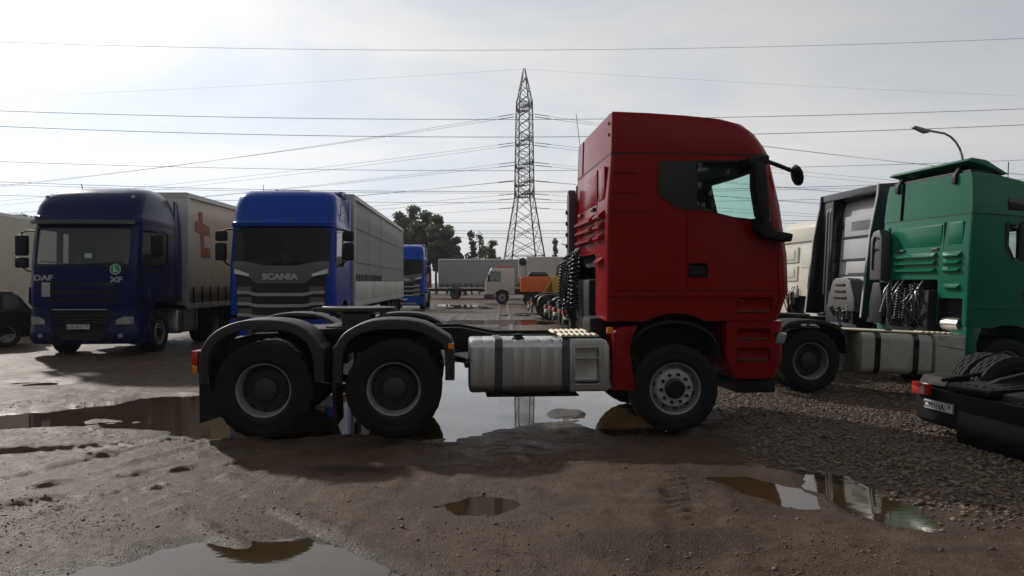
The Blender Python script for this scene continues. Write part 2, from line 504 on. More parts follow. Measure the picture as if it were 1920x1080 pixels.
TRACKS = [  # wheel ruts: polyline, depth, lug pitch
 ([(-9, 6.6), (-6.5, 7.2), (-4.4, 7.9), (-2.6, 9.0), (-1.2, 10.6)], 0.035, 0.16),
 ([(-9, 5.4), (-6.2, 5.7), (-4.0, 6.3), (-2.2, 7.4), (-0.8, 9.0)], 0.030, 0.16),
 ([(-4.6, 3.0), (-3.6, 5.0), (-2.9, 6.6), (-2.5, 8.6)], 0.022, 0.13),
 ([(-2.9, 6.9), (-1.9, 5.6), (-0.9, 4.6), (0.6, 3.0)], 0.026, 0.14),
 ([(-0.7, 3.0), (-1.0, 4.6), (-0.7, 6.6), (-0.9, 8.4)], 0.015, 0.14),
 ([(0.4, 3.0), (1.2, 5.0), (1.6, 7.2), (2.4, 8.6)], 0.016, 0.15),
 ([(-3.9, 3.0), (-3.2, 4.6), (-2.2, 5.9), (-0.9, 6.9), (0.8, 7.6)], 0.018, 0.13),
 ([(-7.5, 4.0), (-5.6, 5.2), (-4.3, 6.6), (-3.6, 8.3)], 0.024, 0.15),
 ([(-6.2, 3.4), (-4.6, 4.7), (-3.4, 6.2), (-2.8, 8.0)], 0.022, 0.15),
 ([(-10, 13.0), (-7.5, 13.6), (-4.5, 13.4), (-2.0, 14.2)], 0.03, 0.2),
 ([(-10, 15.4), (-7.0, 15.6), (-4.5, 15.0), (-2.0, 16.6)], 0.03, 0.2),
 ([(-3.0, 18), (-2.4, 26), (-2.6, 40), (-3.0, 60)], 0.04, 0.3),
 ([(-0.8, 18), (-0.2, 26), (-0.4, 40), (-0.6, 60)], 0.04, 0.3),
]
def poly_len(x, y, P):
    d = np.full(x.shape, 1e9); s = np.zeros(x.shape); acc = 0
    for i in range(len(P) - 1):
        ax, ay = P[i]; bx, by = P[i + 1]
        ex, ey = bx - ax, by - ay; l = math.hypot(ex, ey)
        t = np.clip(((x - ax) * ex + (y - ay) * ey) / (l * l), 0, 1)
        sd_ = ((x - ax) * ey - (y - ay) * ex) / l
        dd = np.hypot(x - ax - t * ex, y - ay - t * ey)
        k = dd < np.abs(d)
        d = np.where(k, np.copysign(dd, sd_), d); s = np.where(k, acc + t * l, s)
        acc += l
    return d, s
def slope(x, y):
    """the yard falls away to the right, under the parked tractors"""
    x = np.asarray(x, float)
    t = np.clip(x - 3.3, 0, 9)
    return -0.052 * (t - 0.5 * (1 - np.exp(-t / 0.5)))
def gz(x, y):
    return float(slope(x, y))
def gravel_mask(x, y):
    sd_ = poly_sd(x, y, [(2.4, 8.0), (2.75, 7.3), (3.02, 6.7), (3.25, 5.9), (3.7, 5.45), (5, 5.0), (14, 4.5), (14, 22), (4.0, 22), (2.9, 13.5), (2.7, 10.5), (2.5, 9.0)])
    return sstep(-0.35, 0.35, sd_ + 0.5 * fbm(x * 1.3, y * 1.3, 3))
def terrain(x, y):
    near = sstep(60, 18, y)
    h = 0.05 * fbm(x * .33, y * .33, 3) + 0.030 * fbm(x * 1.6 + 9, y * 1.6, 3) + near * 0.015 * fbm(x * 6.5, y * 6.5, 4) + sstep(30, 10, y) * 0.007 * np.abs(fbm(x * 17 + 5, y * 17, 2))
    clod = np.clip(fbm(x * 2.2 + 40, y * 2.2 + 3, 2) * 2.2 - 0.35, 0, 1)
    h = h + near * clod * (0.045 * np.abs(fbm(x * 11, y * 11, 3)) )
    for P, dep, pitch in TRACKS:
        d, s = poly_len(x, y, P)
        a = np.abs(d)
        fade = 0.35 + 0.65 * sstep(-0.25, 0.25, fbm(s * .8 + dep * 900, s * 0 + 3.3, 2))
        rut = -dep * sstep(.24, .15, a) + dep * .7 * np.exp(-((a - .29) / .07) ** 2)
        lug = 0.015 * sstep(.21, .15, a) * np.tanh(1.5 * np.sin(2 * pi * (s + a * .8) / pitch)) * sstep(-.1, .3, fbm(x * 1.1 + 70, y * 1.1, 2)) * sstep(30, 12, y)
        h = h + (rut + lug) * fade
    h = np.maximum(h, -0.022 + 0.25 * (h + 0.022))
    h = np.maximum(h, WL + 0.006)
    f = np.full(x.shape, -1e9); scale = np.ones(x.shape)
    for k, P in PUDDLES.items():
        sd_ = poly_sd(x, y, P)
        f = np.maximum(f, sd_)
    big = np.where(y > 22, 6.0, 1.0)
    wob = 0.30 * fbm(x * 1.7, y * 1.7, 4) * np.clip(np.abs(y) / 9, .35, 1.4)
    isl = 1.15 * np.exp(-(((x - .72) / .42) ** 2 + ((y - 10.35) / .55) ** 2)) + 0.55 * np.exp(-(((x + 4.9) / .9) ** 2 + ((y - 9.75) / .28) ** 2))
    ff = f / big + wob - isl
    t = sstep(-0.32, 0.32, ff)
    w = WL - 0.05 + 0.03 * fbm(x * 2.5, y * 2.5, 3)
    hh = h * (1 - t) + w * t
    hh = hh + near * 0.006 * fbm(x * 13, y * 13, 3) * (1 - .6 * t)
    wet = np.clip(sstep(-0.75, 0.1, f / big + 1.6 * wob) * 0.8 + sstep(0.02, -0.03, h) * .35, 0, 1)
    for (cx, cy, rx, ry, k) in [(0.95, 5.02, .60, .34, 1), (0.3, 4.5, .3, .2, .5), (-1.5, 7.12, .42, .16, 1), (0.22, 8.12, .32, .22, 1), (1.25, 6.2, .24, .14, .9), (1.55, 5.1, .2, .12, .8), (2.0, 6.6, .8, .5, .7), (2.9, 4.9, .34, .09, .8)]:
        wet = np.maximum(wet, k * sstep(1.5, .6, np.hypot((x - cx) / rx, (y - cy) / ry) + .8 * fbm(x * 2.3 + cx, y * 2.3, 3)))
    return hh + slope(x, y), wet, ff
def axis(fine0, fine1, df, lo, hi, grow):
    a = list(np.arange(fine0, fine1 + 1e-6, df))
    d = df
    while a[-1] < hi:
        d *= grow; a.append(a[-1] + d)
    d = df; pre = []
    p = fine0
    while p > lo:
        d *= grow; p -= d; pre.append(p)
    return np.array(pre[::-1] + a)
gx = axis(-6.2, 4.2, 0.024, -450, 450, 1.055)
gy = axis(3.6, 10.0, 0.024, -60, 700, 1.028)
X, Y = np.meshgrid(gx, gy)
HZ, WET, FF = terrain(X, Y)
nx, ny = len(gx), len(gy)
GM = gravel_mask(X, Y)
def grid_mesh(name, X, Y, Z, keep=None):
    ny, nx = X.shape
    idx = np.arange(nx * ny).reshape(ny, nx)
    q = np.stack([idx[:-1, :-1], idx[:-1, 1:], idx[1:, 1:], idx[1:, :-1]], -1).reshape(-1, 4)
    if keep is not None:
        k = keep[:-1, :-1] | keep[:-1, 1:] | keep[1:, 1:] | keep[1:, :-1]
        q = q[k.reshape(-1)]
        used = np.unique(q)
        remap = np.zeros(nx * ny, int); remap[used] = np.arange(len(used))
        q = remap[q]
        co = np.stack([X, Y, Z], -1).reshape(-1, 3)[used]
    else:
        co = np.stack([X, Y, Z], -1).reshape(-1, 3)
    me = bpy.data.meshes.new(name)
    me.vertices.add(len(co)); me.vertices.foreach_set('co', co.astype(np.float32).ravel())
    me.loops.add(q.size); me.loops.foreach_set('vertex_index', q.astype(np.int32).ravel())
    me.polygons.add(len(q)); me.polygons.foreach_set('loop_start', np.arange(0, q.size, 4, dtype=np.int32))
    me.polygons.foreach_set('loop_total', np.full(len(q), 4, np.int32))
    me.update(calc_edges=True); me.validate()
    me.polygons.foreach_set('use_smooth', [True] * len(q))
    return me
me = grid_mesh('ground', X, Y, HZ)
at = me.attributes.new('wet', 'FLOAT', 'POINT'); at.data.foreach_set('value', WET.astype(np.float32).ravel())
at = me.attributes.new('gravel', 'FLOAT', 'POINT'); at.data.foreach_set('value', GM.astype(np.float32).ravel())
def ground_material():
    m, nt, out = nodemat('mud')
    N = nt.nodes.new; l = nt.links.new
    b = N('ShaderNodeBsdfPrincipled')
    geo = N('ShaderNodeNewGeometry')
    def noise(sc, det=6, ro=.6):
        n = N('ShaderNodeTexNoise'); n.inputs['Scale'].default_value = sc; n.inputs['Detail'].default_value = det; n.inputs['Roughness'].default_value = ro
        l(geo.outputs['Position'], n.inputs['Vector']); return n.outputs['Fac']
    def attr(a):
        n = N('ShaderNodeAttribute'); n.attribute_name = a; return n.outputs['Fac']
    def mixc(f, a, bb):
        n = N('ShaderNodeMix'); n.data_type = 'RGBA'
        for s, v in ((n.inputs['A'], a), (n.inputs['B'], bb)):
            if isinstance(v, tuple): s.default_value = (*v, 1)
            else: l(v, s)
        if isinstance(f, float): n.inputs['Factor'].default_value = f
        else: l(f, n.inputs['Factor'])
        return n.outputs['Result']
    def rng_(v, a, bb, c=0.0, d=1.0):
        n = N('ShaderNodeMapRange')
        for i, q in zip(('From Min', 'From Max', 'To Min', 'To Max'), (a, bb, c, d)):
            n.inputs[i].default_value = q
        l(v, n.inputs['Value']); return n.outputs['Result']
    big = noise(.45, 5); mid = noise(3.2, 7, .65); fine = noise(28, 6, .7); speck = noise(95, 2)
    dry = mixc(rng_(big, .35, .65), (0.088, 0.055, 0.036), (0.122, 0.081, 0.055))
    dry = mixc(rng_(mid, .35, .7), dry, (0.052, 0.031, 0.0195))
    dry = mixc(rng_(fine, .45, .75, 0, .55), dry, (0.155, 0.108, 0.076))
    dry = mixc(rng_(speck, .66, .74, 0, .8), dry, (0.19, 0.155, 0.125))
    wetc = mixc(rng_(mid, .4, .65), (0.026, 0.0125, 0.0055), (0.040, 0.021, 0.0105))
    wet = attr('wet')
    col = mixc(rng_(wet, .25, .95, 0, .92), dry, wetc)
    col = mixc(rng_(attr('gravel'), .2, .8, 0, .6), col, mixc(rng_(fine, .35, .7), (0.035, 0.026, 0.020), (0.09, 0.07, 0.054)))
    l(col, b.inputs['Base Color'])
    ma = N('ShaderNodeMath'); ma.operation = 'ADD'
    l(rng_(mid, .3, .7, .40, .60), ma.inputs[0]); l(rng_(wet, 0, 1, 0, -.12), ma.inputs[1])
    l(ma.outputs[0], b.inputs['Roughness'])
    l(rng_(wet, .2, 1, .13, .20), b.inputs['Specular IOR Level'])
    bp = N('ShaderNodeBump'); bp.inputs['Strength'].default_value = .9; bp.inputs['Distance'].default_value = .022
    ad = N('ShaderNodeMath'); ad.operation = 'ADD'
    l(fine, ad.inputs[0]); l(rng_(speck, .3, .8, 0, .5), ad.inputs[1])
    l(ad.outputs[0], bp.inputs['Height']); l(bp.outputs['Normal'], b.inputs['Normal'])
    l(b.outputs['BSDF'], out.inputs['Surface'])
    return m
me.materials.append(ground_material())
tag(link('ground', me), 'muddy brown yard with ruts and wet patches under the trucks', None, None, 'structure')

def water_material():
    m, nt, out = nodemat('puddle_water')
    N = nt.nodes.new; l = nt.links.new
    b = N('ShaderNodeBsdfPrincipled')
    b.inputs['Base Color'].default_value = (0.042, 0.027, 0.0125, 1)
    b.inputs['Roughness'].default_value = 0.03
    b.inputs['IOR'].default_value = 1.36
    geo = N('ShaderNodeNewGeometry')
    mp = N('ShaderNodeMapping'); mp.inputs['Scale'].default_value = (2.2, 5.0, 1)
    l(geo.outputs['Position'], mp.inputs['Vector'])
    n = N('ShaderNodeTexNoise'); n.inputs['Scale'].default_value = 2.2; n.inputs['Detail'].default_value = 3
    l(mp.outputs['Vector'], n.inputs['Vector'])
    bp = N('ShaderNodeBump'); bp.inputs['Strength'].default_value = .05; bp.inputs['Distance'].default_value = .01
    l(n.outputs['Fac'], bp.inputs['Height']); l(bp.outputs['Normal'], b.inputs['Normal'])
    l(b.outputs['BSDF'], out.inputs['Surface'])
    return m
WM = water_material()
WLAB = {'front_left': 'large muddy puddle mirroring bright sky on open mud',
        'under_truck': 'long muddy puddle lying beneath and behind the red tractor',
        'small_oval': 'small oval brown puddle alone on the mud', 'right_brown': 'pair of brown puddles at the edge of the gravel mirroring cabs',
        'right_mirror': 'shallow puddle beside gravel mirroring parked cabs', 'far_one': 'shallow far puddle in the middle of the yard',
        'far_two': 'thin puddle far back near the grey trailer', 'far_three': 'small puddle by the row of tractor tails',
        'far_four': 'tiny puddle in a rut near the dark blue tractor'}
for k, P in PUDDLES.items():
    if k == 'right_mirror': continue
    PL = [P] + ([PUDDLES['right_mirror']] if k == 'right_brown' else [])
    P = np.array(sum(PL, []))
    x0, y0 = P.min(0) - 1.0; x1, y1 = P.max(0) + 1.0
    i0, i1 = np.searchsorted(gx, [x0, x1]); j0, j1 = np.searchsorted(gy, [y0, y1])
    sub = (slice(max(j0 - 1, 0), j1 + 1), slice(max(i0 - 1, 0), i1 + 1))
    reach = np.where(gy.max() > 0, .55, .55)
    far = 6.0 if P[:, 1].min() > 22 else 1.0
    keep = np.maximum.reduce([poly_sd(X[sub], Y[sub], q) for q in PL]) > -.5 * far
    st = 3
    Xs, Ys, Ks = X[sub], Y[sub], keep
    wme = grid_mesh('puddle_water', Xs[::st, ::st], Ys[::st, ::st], np.full(Xs[::st, ::st].shape, WL), Ks[::st, ::st])
    wme.materials.append(WM)
    tag(link('puddle_water', wme), WLAB[k], None, None, 'structure')

def terr1(x, y):
    h, w, f = terrain(np.asarray(x, float), np.asarray(y, float))
    return h, f
def stones(name, xs, ys, sizes, mats, label):
    """every stone a squashed, knocked-about octahedron with a split waist: 16 triangles"""
    n = len(xs)
    hz, ff = terr1(xs, ys)
    ok = ff < 0.05
    xs, ys, sizes, hz = xs[ok], ys[ok], sizes[ok], hz[ok]
    n = len(xs)
    base = []
    for k in range(6):
        a = k * pi / 3
        base.append((cos(a), sin(a), -.05))
    base += [(0.25, .1, .62), (-.3, -.1, .55), (0, 0, -.6)]
    base = np.array(base)
    F = []
    for k in range(6):
        F.append((k, (k + 1) % 6, 8)[::-1])
    top = [(0, 1, 6), (1, 2, 6), (2, 7, 6), (2, 3, 7), (3, 4, 7), (4, 5, 7), (5, 6, 7), (5, 0, 6)]
    F = np.array(F + top)
    v = np.repeat(base[None], n, 0) * (1 + .35 * (rng.random((n, 9, 3)) - .5))
    v *= (np.stack([sizes * rng.uniform(.8, 1.3, n), sizes * rng.uniform(.55, 1.0, n), sizes * rng.uniform(.4, .8, n)], -1))[:, None, :]
    a = rng.uniform(0, 2 * pi, n); ca, sa = np.cos(a), np.sin(a)
    x_ = v[:, :, 0] * ca[:, None] - v[:, :, 1] * sa[:, None]; y_ = v[:, :, 0] * sa[:, None] + v[:, :, 1] * ca[:, None]
    tl = rng.normal(0, .25, n)[:, None]
    z_ = v[:, :, 2] + x_ * tl
    co = np.stack([x_ + xs[:, None], y_ + ys[:, None], z_ + hz[:, None] + sizes[:, None] * .12], -1).reshape(-1, 3)
    q = (F[None] + (np.arange(n) * 9)[:, None, None]).reshape(-1, 3)
    me = bpy.data.meshes.new(name)
    me.vertices.add(len(co)); me.vertices.foreach_set('co', co.astype(np.float32).ravel())
    me.loops.add(q.size); me.loops.foreach_set('vertex_index', q.astype(np.int32).ravel())
    me.polygons.add(len(q)); me.polygons.foreach_set('loop_start', np.arange(0, q.size, 3, dtype=np.int32))
    me.polygons.foreach_set('loop_total', np.full(len(q), 3, np.int32))
    me.update(calc_edges=True)
    for mm in mats: me.materials.append(MATS[mm])
    me.polygons.foreach_set('material_index', np.repeat(rng.integers(0, len(mats), n), len(F)).astype(np.int32))
    return tag(link(name, me), label, None, None, 'stuff')
mk('stone_dark', (0.052, 0.035, 0.024), rough=0.7, var=0.4, scale=9)
mk('stone_pale', (0.18, 0.135, 0.095), rough=0.7, var=0.3, scale=9)
mk('stone_brown', (0.115, 0.066, 0.036), rough=0.7, var=0.4, scale=9)
# the gravel bank on the right
n = 60000
yy = 4.6 + (18.5 - 4.6) * rng.random(n) ** 1.5
xx = rng.uniform(2.2, 9.5, n)
g = gravel_mask(xx, yy)
k = (rng.random(n) < g * np.clip(1.15 - yy / 28, .3, 1)) & (xx < .72 * yy + 1.2)
stones('gravel', xx[k], yy[k], rng.uniform(.009, .034, k.sum()) * (1 + .5 * (rng.random(k.sum()) > .93)), ['stone', 'stone_dark', 'stone_brown', 'stone_pale'],
       'loose brown and grey gravel bank beside the parked tractors')
# pebbles pressed into the mud
n = 42000
yy = 3.7 + 8.5 * rng.random(n) ** 1.5
xx = rng.uniform(-7, 5, n)
dens = sstep(-.05, .35, fbm(xx * .9 + 3, yy * .9, 3)) * .8 + .12 + .6 * np.exp(-(((xx + 3.4) / .8) ** 2 + ((yy - 8.5) / .3) ** 2)) + .5 * np.exp(-(((xx + .1) / .6) ** 2 + ((yy - 4.9) / .5) ** 2)) + .8 * np.exp(-(((xx - 1.75) / .25) ** 2 + ((yy - 4.7) / .25) ** 2))
k = (rng.random(n) < dens) & (np.abs(xx) < .72 * yy + .6)
stones('pebbles', xx[k], yy[k], rng.uniform(.004, .012, k.sum()) * (1 + 1.2 * (rng.random(k.sum()) > .97)), ['stone', 'stone_dark', 'stone_brown', 'stone_pale'],
       'scattered small pebbles and crumbs pressed into the mud')
# ------------------------------------------------------------------ truck parts shared by every tractor
_tyres = {}
def tyre_mesh(r, w, rim=0.29):
    key = (r, w)
    if key in _tyres: return _tyres[key]
    m = MB(); n = 84; h = w / 2
    prof = [(rim, -h * .78), (rim + .02, -h * .92), (rim + .05, -h * .985), (rim + .058, -h * 1.0), (rim + .066, -h * .985), (rim + (r - rim) * .55, -h), (r - .085, -h * .985), (r - .078, -h * 1.01), (r - .068, -h * .975), (r - .025, -h * .90),
            (r, -h * .80), (r, -h * .45), (r - .014, -h * .42), (r - .014, -h * .36), (r, -h * .33), (r + .001, -h * .06), (r - .014, -h * .03),
            (r - .014, h * .03), (r + .001, h * .06), (r, h * .33), (r - .014, h * .36), (r - .014, h * .42), (r, h * .45), (r, h * .80),
            (r - .025, h * .90), (r - .068, h * .975), (r - .078, h * 1.01), (r - .085, h * .985), (rim + (r - rim) * .55, h), (rim + .066, h * .985), (rim + .058, h * 1.0), (rim + .05, h * .985), (rim + .02, h * .92), (rim, h * .78)]
    rings = []
    for j, (rr, a) in enumerate(prof):
        ring = []
        for k in range(n):
            t = 2 * pi * k / n
            q = rr
            if 9 <= j <= 11 and (k % 3 == 0): q -= .008
            if 22 <= j <= 24 and (k % 3 == 1): q -= .008
            if 14 <= j <= 15 and (k % 4 == 0): q -= .010
            if 18 <= j <= 19 and (k % 4 == 2): q -= .010
            ring.append((q * cos(t), a, q * sin(t)))
        rings.append(ring)
    m.loft(rings, False)
    _tyres[key] = m.mesh('tyre', ['rubber'], 30)
    return _tyres[key]
_rims = {}
def rim_mesh(kind, w, mats):
    """outer face towards -y"""
    key = (kind, w, tuple(mats))
    if key in _rims: return _rims[key]
    m = MB(); h = w / 2
    if kind == 'steer':
        m.lathe([(.285, h * .7), (.285, -h * .80), (.306, -h * .86), (.308, -h * .80), (.292, -h * .74), (.280, -h * .55), (.270, -h * .1), (.232, -h * .20)], n=48, m=0)
        m.lathe([(.236, -h * .18), (.222, -h * .50), (.205, -h * .66), (.118, -h * .66), (.112, -h * .5)], n=48, m=1)
        m.lathe([(.118, -h * .2), (.112, -h * .92), (.095, -h * 1.0), (.0005, -h * 1.0)], n=32, m=2)
        for k in range(10):
            t = 2 * pi * k / 10 + .1
            m.lathe([(.020, -h * .60), (.020, -h * .86), (.015, -h * .92), (.0005, -h * .92)], (.163 * cos(t), 0, .163 * sin(t)), n=8, m=2)
            t += pi / 10
            m.lathe([(.026, -h * .36), (.0005, -h * .40)], (.226 * cos(t), -.012, .226 * sin(t)), n=10, m=2)
    else:
        m.lathe([(.285, h * .7), (.285, -h * .80), (.306, -h * .86), (.308, -h * .80), (.290, -h * .72), (.272, -h * .30), (.262, h * .30), (.200, h * .36)], n=48, m=0)
        m.lathe([(.262, h * .28), (.205, h * .10), (.135, h * .10), (.128, -h * .32), (.10, -h * .42), (.0005, -h * .44)], n=40, m=1)
        for k in range(10):
            t = 2 * pi * k / 10
            m.lathe([(.018, h * .12), (.018, -h * .06), (.0005, -h * .08)], (.168 * cos(t), 0, .168 * sin(t)), n=8, m=1)
            t += pi / 10
            m.lathe([(.030, h * .19), (.0005, h * .19)], (.228 * cos(t), -.004, .228 * sin(t)), n=10, m=2)
    _rims[key] = m.mesh('rim', mats, 35)
    return _rims[key]
def wheel(parent, x, y, r=.505, w=.31, kind='steer', mats=('rim_grey', 'rim_grey', 'gloss_black'), zc=None):
    """y: centre of the tyre; the face looks away from the truck's middle line"""
    side = 1 if y > 0 else -1
    t = link('tyre', tyre_mesh(r, w), parent, (x, y, r - .012 if zc is None else zc), (0, random.random() * .07, 0))
    link('rim', rim_mesh(kind, w, list(mats)), t, None, (0, 0, pi if side > 0 else 0))
    return t
def axle_pair(parent, x, r, dual, mats=('rim_grey', 'rim_dark', 'gasket'), track=1.02, both=True):
    for s in ((-1, 1) if both else (-1,)):
        if dual:
            wheel(parent, x, s * (track + .06), r, .30, 'drive', mats)
            link('tyre', tyre_mesh(r, .30), parent, (x, s * (track - .27), r - .012))
        else:
            wheel(parent, x, s * track, r, .32, 'steer', ('rim_grey', 'rim_bright', 'gloss_black'))
    m = MB()
    m.lathe([(.0005, -.9), (.07, -.9), (.07, -.3), (.19, -.16), (.19, .16), (.07, .3), (.07, .9), (.0005, .9)], (x, 0, r), n=14)
    m.build('axle', 'frame_black', parent)
def fender_arc(parent, cx, prof, y0, y1, mat='grey_plastic', lip=.075, outer=-1, name='mudguard', t=.012):
    """prof: (dx, z) along the arc; a shell with a turned-down lip at the outer side"""
    P = [Vector((cx + a, 0, b)) for a, b in prof]
    # refine
    Q = []
    for i in range(len(P) - 1):
        p0 = P[max(i - 1, 0)]; p1 = P[i]; p2 = P[i + 1]; p3 = P[min(i + 2, len(P) - 1)]
        for k in range(4):
            u = k / 4
            Q.append(.5 * ((2 * p1) + (p2 - p0) * u + (2 * p0 - 5 * p1 + 4 * p2 - p3) * u * u + (3 * p1 - p0 - 3 * p2 + p3) * u ** 3))
    Q.append(P[-1])
    rings = []
    yo, yi = (y0, y1) if outer < 0 else (y1, y0)
    sg = 1 if yi > yo else -1
    for i, p in enumerate(Q):
        tt = (Q[min(i + 1, len(Q) - 1)] - Q[max(i - 1, 0)]).normalized()
        nn = Vector((-tt.z, 0, tt.x))
        if nn.dot(p - Vector((cx, 0, .45))) < 0: nn = -nn
        def pt(y, d): return (p.x + nn.x * d, y, p.z + nn.z * d)
        rings.append([pt(yo, -lip), pt(yo, -.02), pt(yo + sg * .010, -.004), pt(yo + sg * .03, .004), pt(yi - sg * .12, .010), pt(yi - sg * .02, .004), pt(yi, -.03),
                      pt(yi - sg * t, -.03), pt(yi - sg * .03, -t), pt(yo + sg * .03, -t), pt(yo + sg * t, -.03), pt(yo + sg * t, -lip)])
    m = MB(); m.loft(rings, True)
    return m.build(name, mat, parent, 40)
def tank(parent, x0, x1, y0, y1, z0, z1, mat='aluminium', straps=(), cap=None, r=.09, name='fuel_tank', strapmat='strap_steel', seams=()):
    """rounded box tank lying along x, outer side towards y0"""
    def rr(o, rad, x):
        pts = []
        for (cy, cz, a0) in ((y1 - rad, z1 - rad, 0), (y0 + rad, z1 - rad, 90), (y0 + rad, z0 + rad, 180), (y1 - rad, z0 + rad, 270)):
            for k in range(6):
                a = R(a0 + 90 * k / 5)
                pts.append((x, cy + (rad + o) * cos(a), cz + (rad + o) * sin(a)))
        return pts
    if y0 > y1:
        y0, y1 = y1, y0; flip = True
    m = MB()
    xs = [(x0, -.035), (x0 + .012, -.012), (x0 + .035, 0.0)]
    for s in seams:
        xs += [(s - .012, 0), (s, -.004), (s + .012, 0)]
    xs += [(x1 - .035, 0), (x1 - .012, -.012), (x1, -.035)]
    m.loft([rr(o, r, x) for x, o in xs], True)
    t = m.build(name, mat, parent, 30)
    for a, b in straps:
        s = MB()
        s.loft([rr(.008, r, a), rr(.013, r, a + .004), rr(.013, r, b - .004), rr(.008, r, b)], True)
        s.build('strap', strapmat, t, 30)
    if cap is not None:
        c = MB()
        c.lathe([(.075, -.05), (.075, .0), (.055, .012), (.055, .045), (.0005, .05)], (cap[0], cap[1], z1 + .01), 'z', 16)
        c.build('filler_cap', 'black_plastic', t)
    return t
def plate(parent, txt, loc, facing, w=.52, h=.112):
    """licence plate: white sheet, black rim, black characters"""
    me = MB()
    if facing in ('front', 'rear'):
        s = 1 if facing == 'front' else -1
        me.box((0, 0, 0), (.008, w, h), .003)
        p = me.build('licence_plate', 'plate_white', parent, loc=loc)
        rim = MB()
        for z in (-h / 2 + .004, h / 2 - .004): rim.box((s * .0045, 0, z), (.003, w - .008, .005))
        for y in (-w / 2 + .004, w / 2 - .004): rim.box((s * .0045, y, 0), (.003, .005, h - .012))
        yd = w * .22 * (-1 if s < 0 else 1)
        rim.box((s * .0045, yd, 0), (.003, .004, h - .012))
        rim.build('plate_rim', 'plate_ink', p)
        a, b = txt
        put_text(a, .098, p, (s * .006, -yd * .62, -.004), facing, 'plate_ink', .001, .0025, 1.02, 'plate_characters')
        put_text(b, .070, p, (s * .006, yd * 1.62, .012), facing, 'plate_ink', .001, .0018, .95, 'plate_characters')
    return p
def coil(c0, c1, rad, turns, r):
    p = []
    n = int(turns * 10)
    a = Vector(c0); b = Vector(c1); d = (b - a).normalized()
    u = d.cross(Vector((0, 1, .1))).normalized(); v = d.cross(u)
    for i in range(n + 1):
        t = i / n; q = a.lerp(b, t); th = 2 * pi * turns * t
        p.append(q + (u * cos(th) + v * sin(th)) * rad)
    m = MB(); m.tube(p, r, 6)
    return m
def hoses(parent, x, ys, z0, z1, n=6, seed=1):
    """spiral air lines and loose pipes behind the cab"""
    rd = random.Random(seed)
    for k in range(n):
        y = ys[0] + (ys[1] - ys[0]) * (k + .5) / n
        zz = z1 - rd.uniform(0, .15)
        coil((x + rd.uniform(-.05, .05), y, zz), (x + rd.uniform(-.12, .12), y + rd.uniform(-.08, .08), z0 + rd.uniform(0, .2)), .045 + .012 * rd.random(), 13, .011).build('air_line', 'hose_black', parent, 60)
    for k in range(n // 2 + 1):
        y = ys[0] + (ys[1] - ys[0]) * rd.random()
        m = MB()
        m.tube([(x + .1, y, z1 + .05), (x - .02, y + .03, z1 - .15), (x - .08, y + rd.uniform(-.2, .2), (z0 + z1) / 2), (x, y + rd.uniform(-.2, .2), z0), (x + .2, y, z0 - .05)], .016, 7)
        m.build('hose', 'hose_black', parent, 60)
def rails(parent, pts, yy=.39, h=.27, w=.075, mat='frame_black'):
    """pts: (x, z of top) from rear to front"""
    for s in (-1, 1):
        top = pts; bot = [(x, z - h) for x, z in pts][::-1]
        m = MB(); m.prism(top + bot, s * yy - w / 2, s * yy + w / 2, 'y', .006, seg=1)
        m.build('chassis_rail', mat, parent, 30)
def fifth_wheel(parent, x, z):
    m = MB()
    out = []
    for k in range(20):
        a = 2 * pi * k / 20
        out.append((.46 * cos(a) * 1.0, .44 * sin(a)))
    pl = [(x + p[0], p[1]) for p in out if p[0] > -.22]
    pl = sorted(pl, key=lambda p: atan2(p[1], p[0] - x))
    pl = pl + [(x - .52, .34), (x - .30, .06), (x - .16, .05), (x - .16, -.05), (x - .30, -.06), (x - .52, -.34)]
    m.prism(pl, z - .05, z, 'z', .008, seg=1)
    m.box((x, .33, z - .14), (.34, .07, .2), .02); m.box((x, -.33, z - .14), (.34, .07, .2), .02)
    m.box((x, 0, z - .235), (.7, .84, .03), .006)
    for k in range(5): m.box((x - .3 + .15 * k, 0, z - .075), (.03, .7, .05), .004)
    o = m.build('fifth_wheel', 'dark_steel', parent, 30)
    o.rotation_euler = (0, 0, 0)
    return o
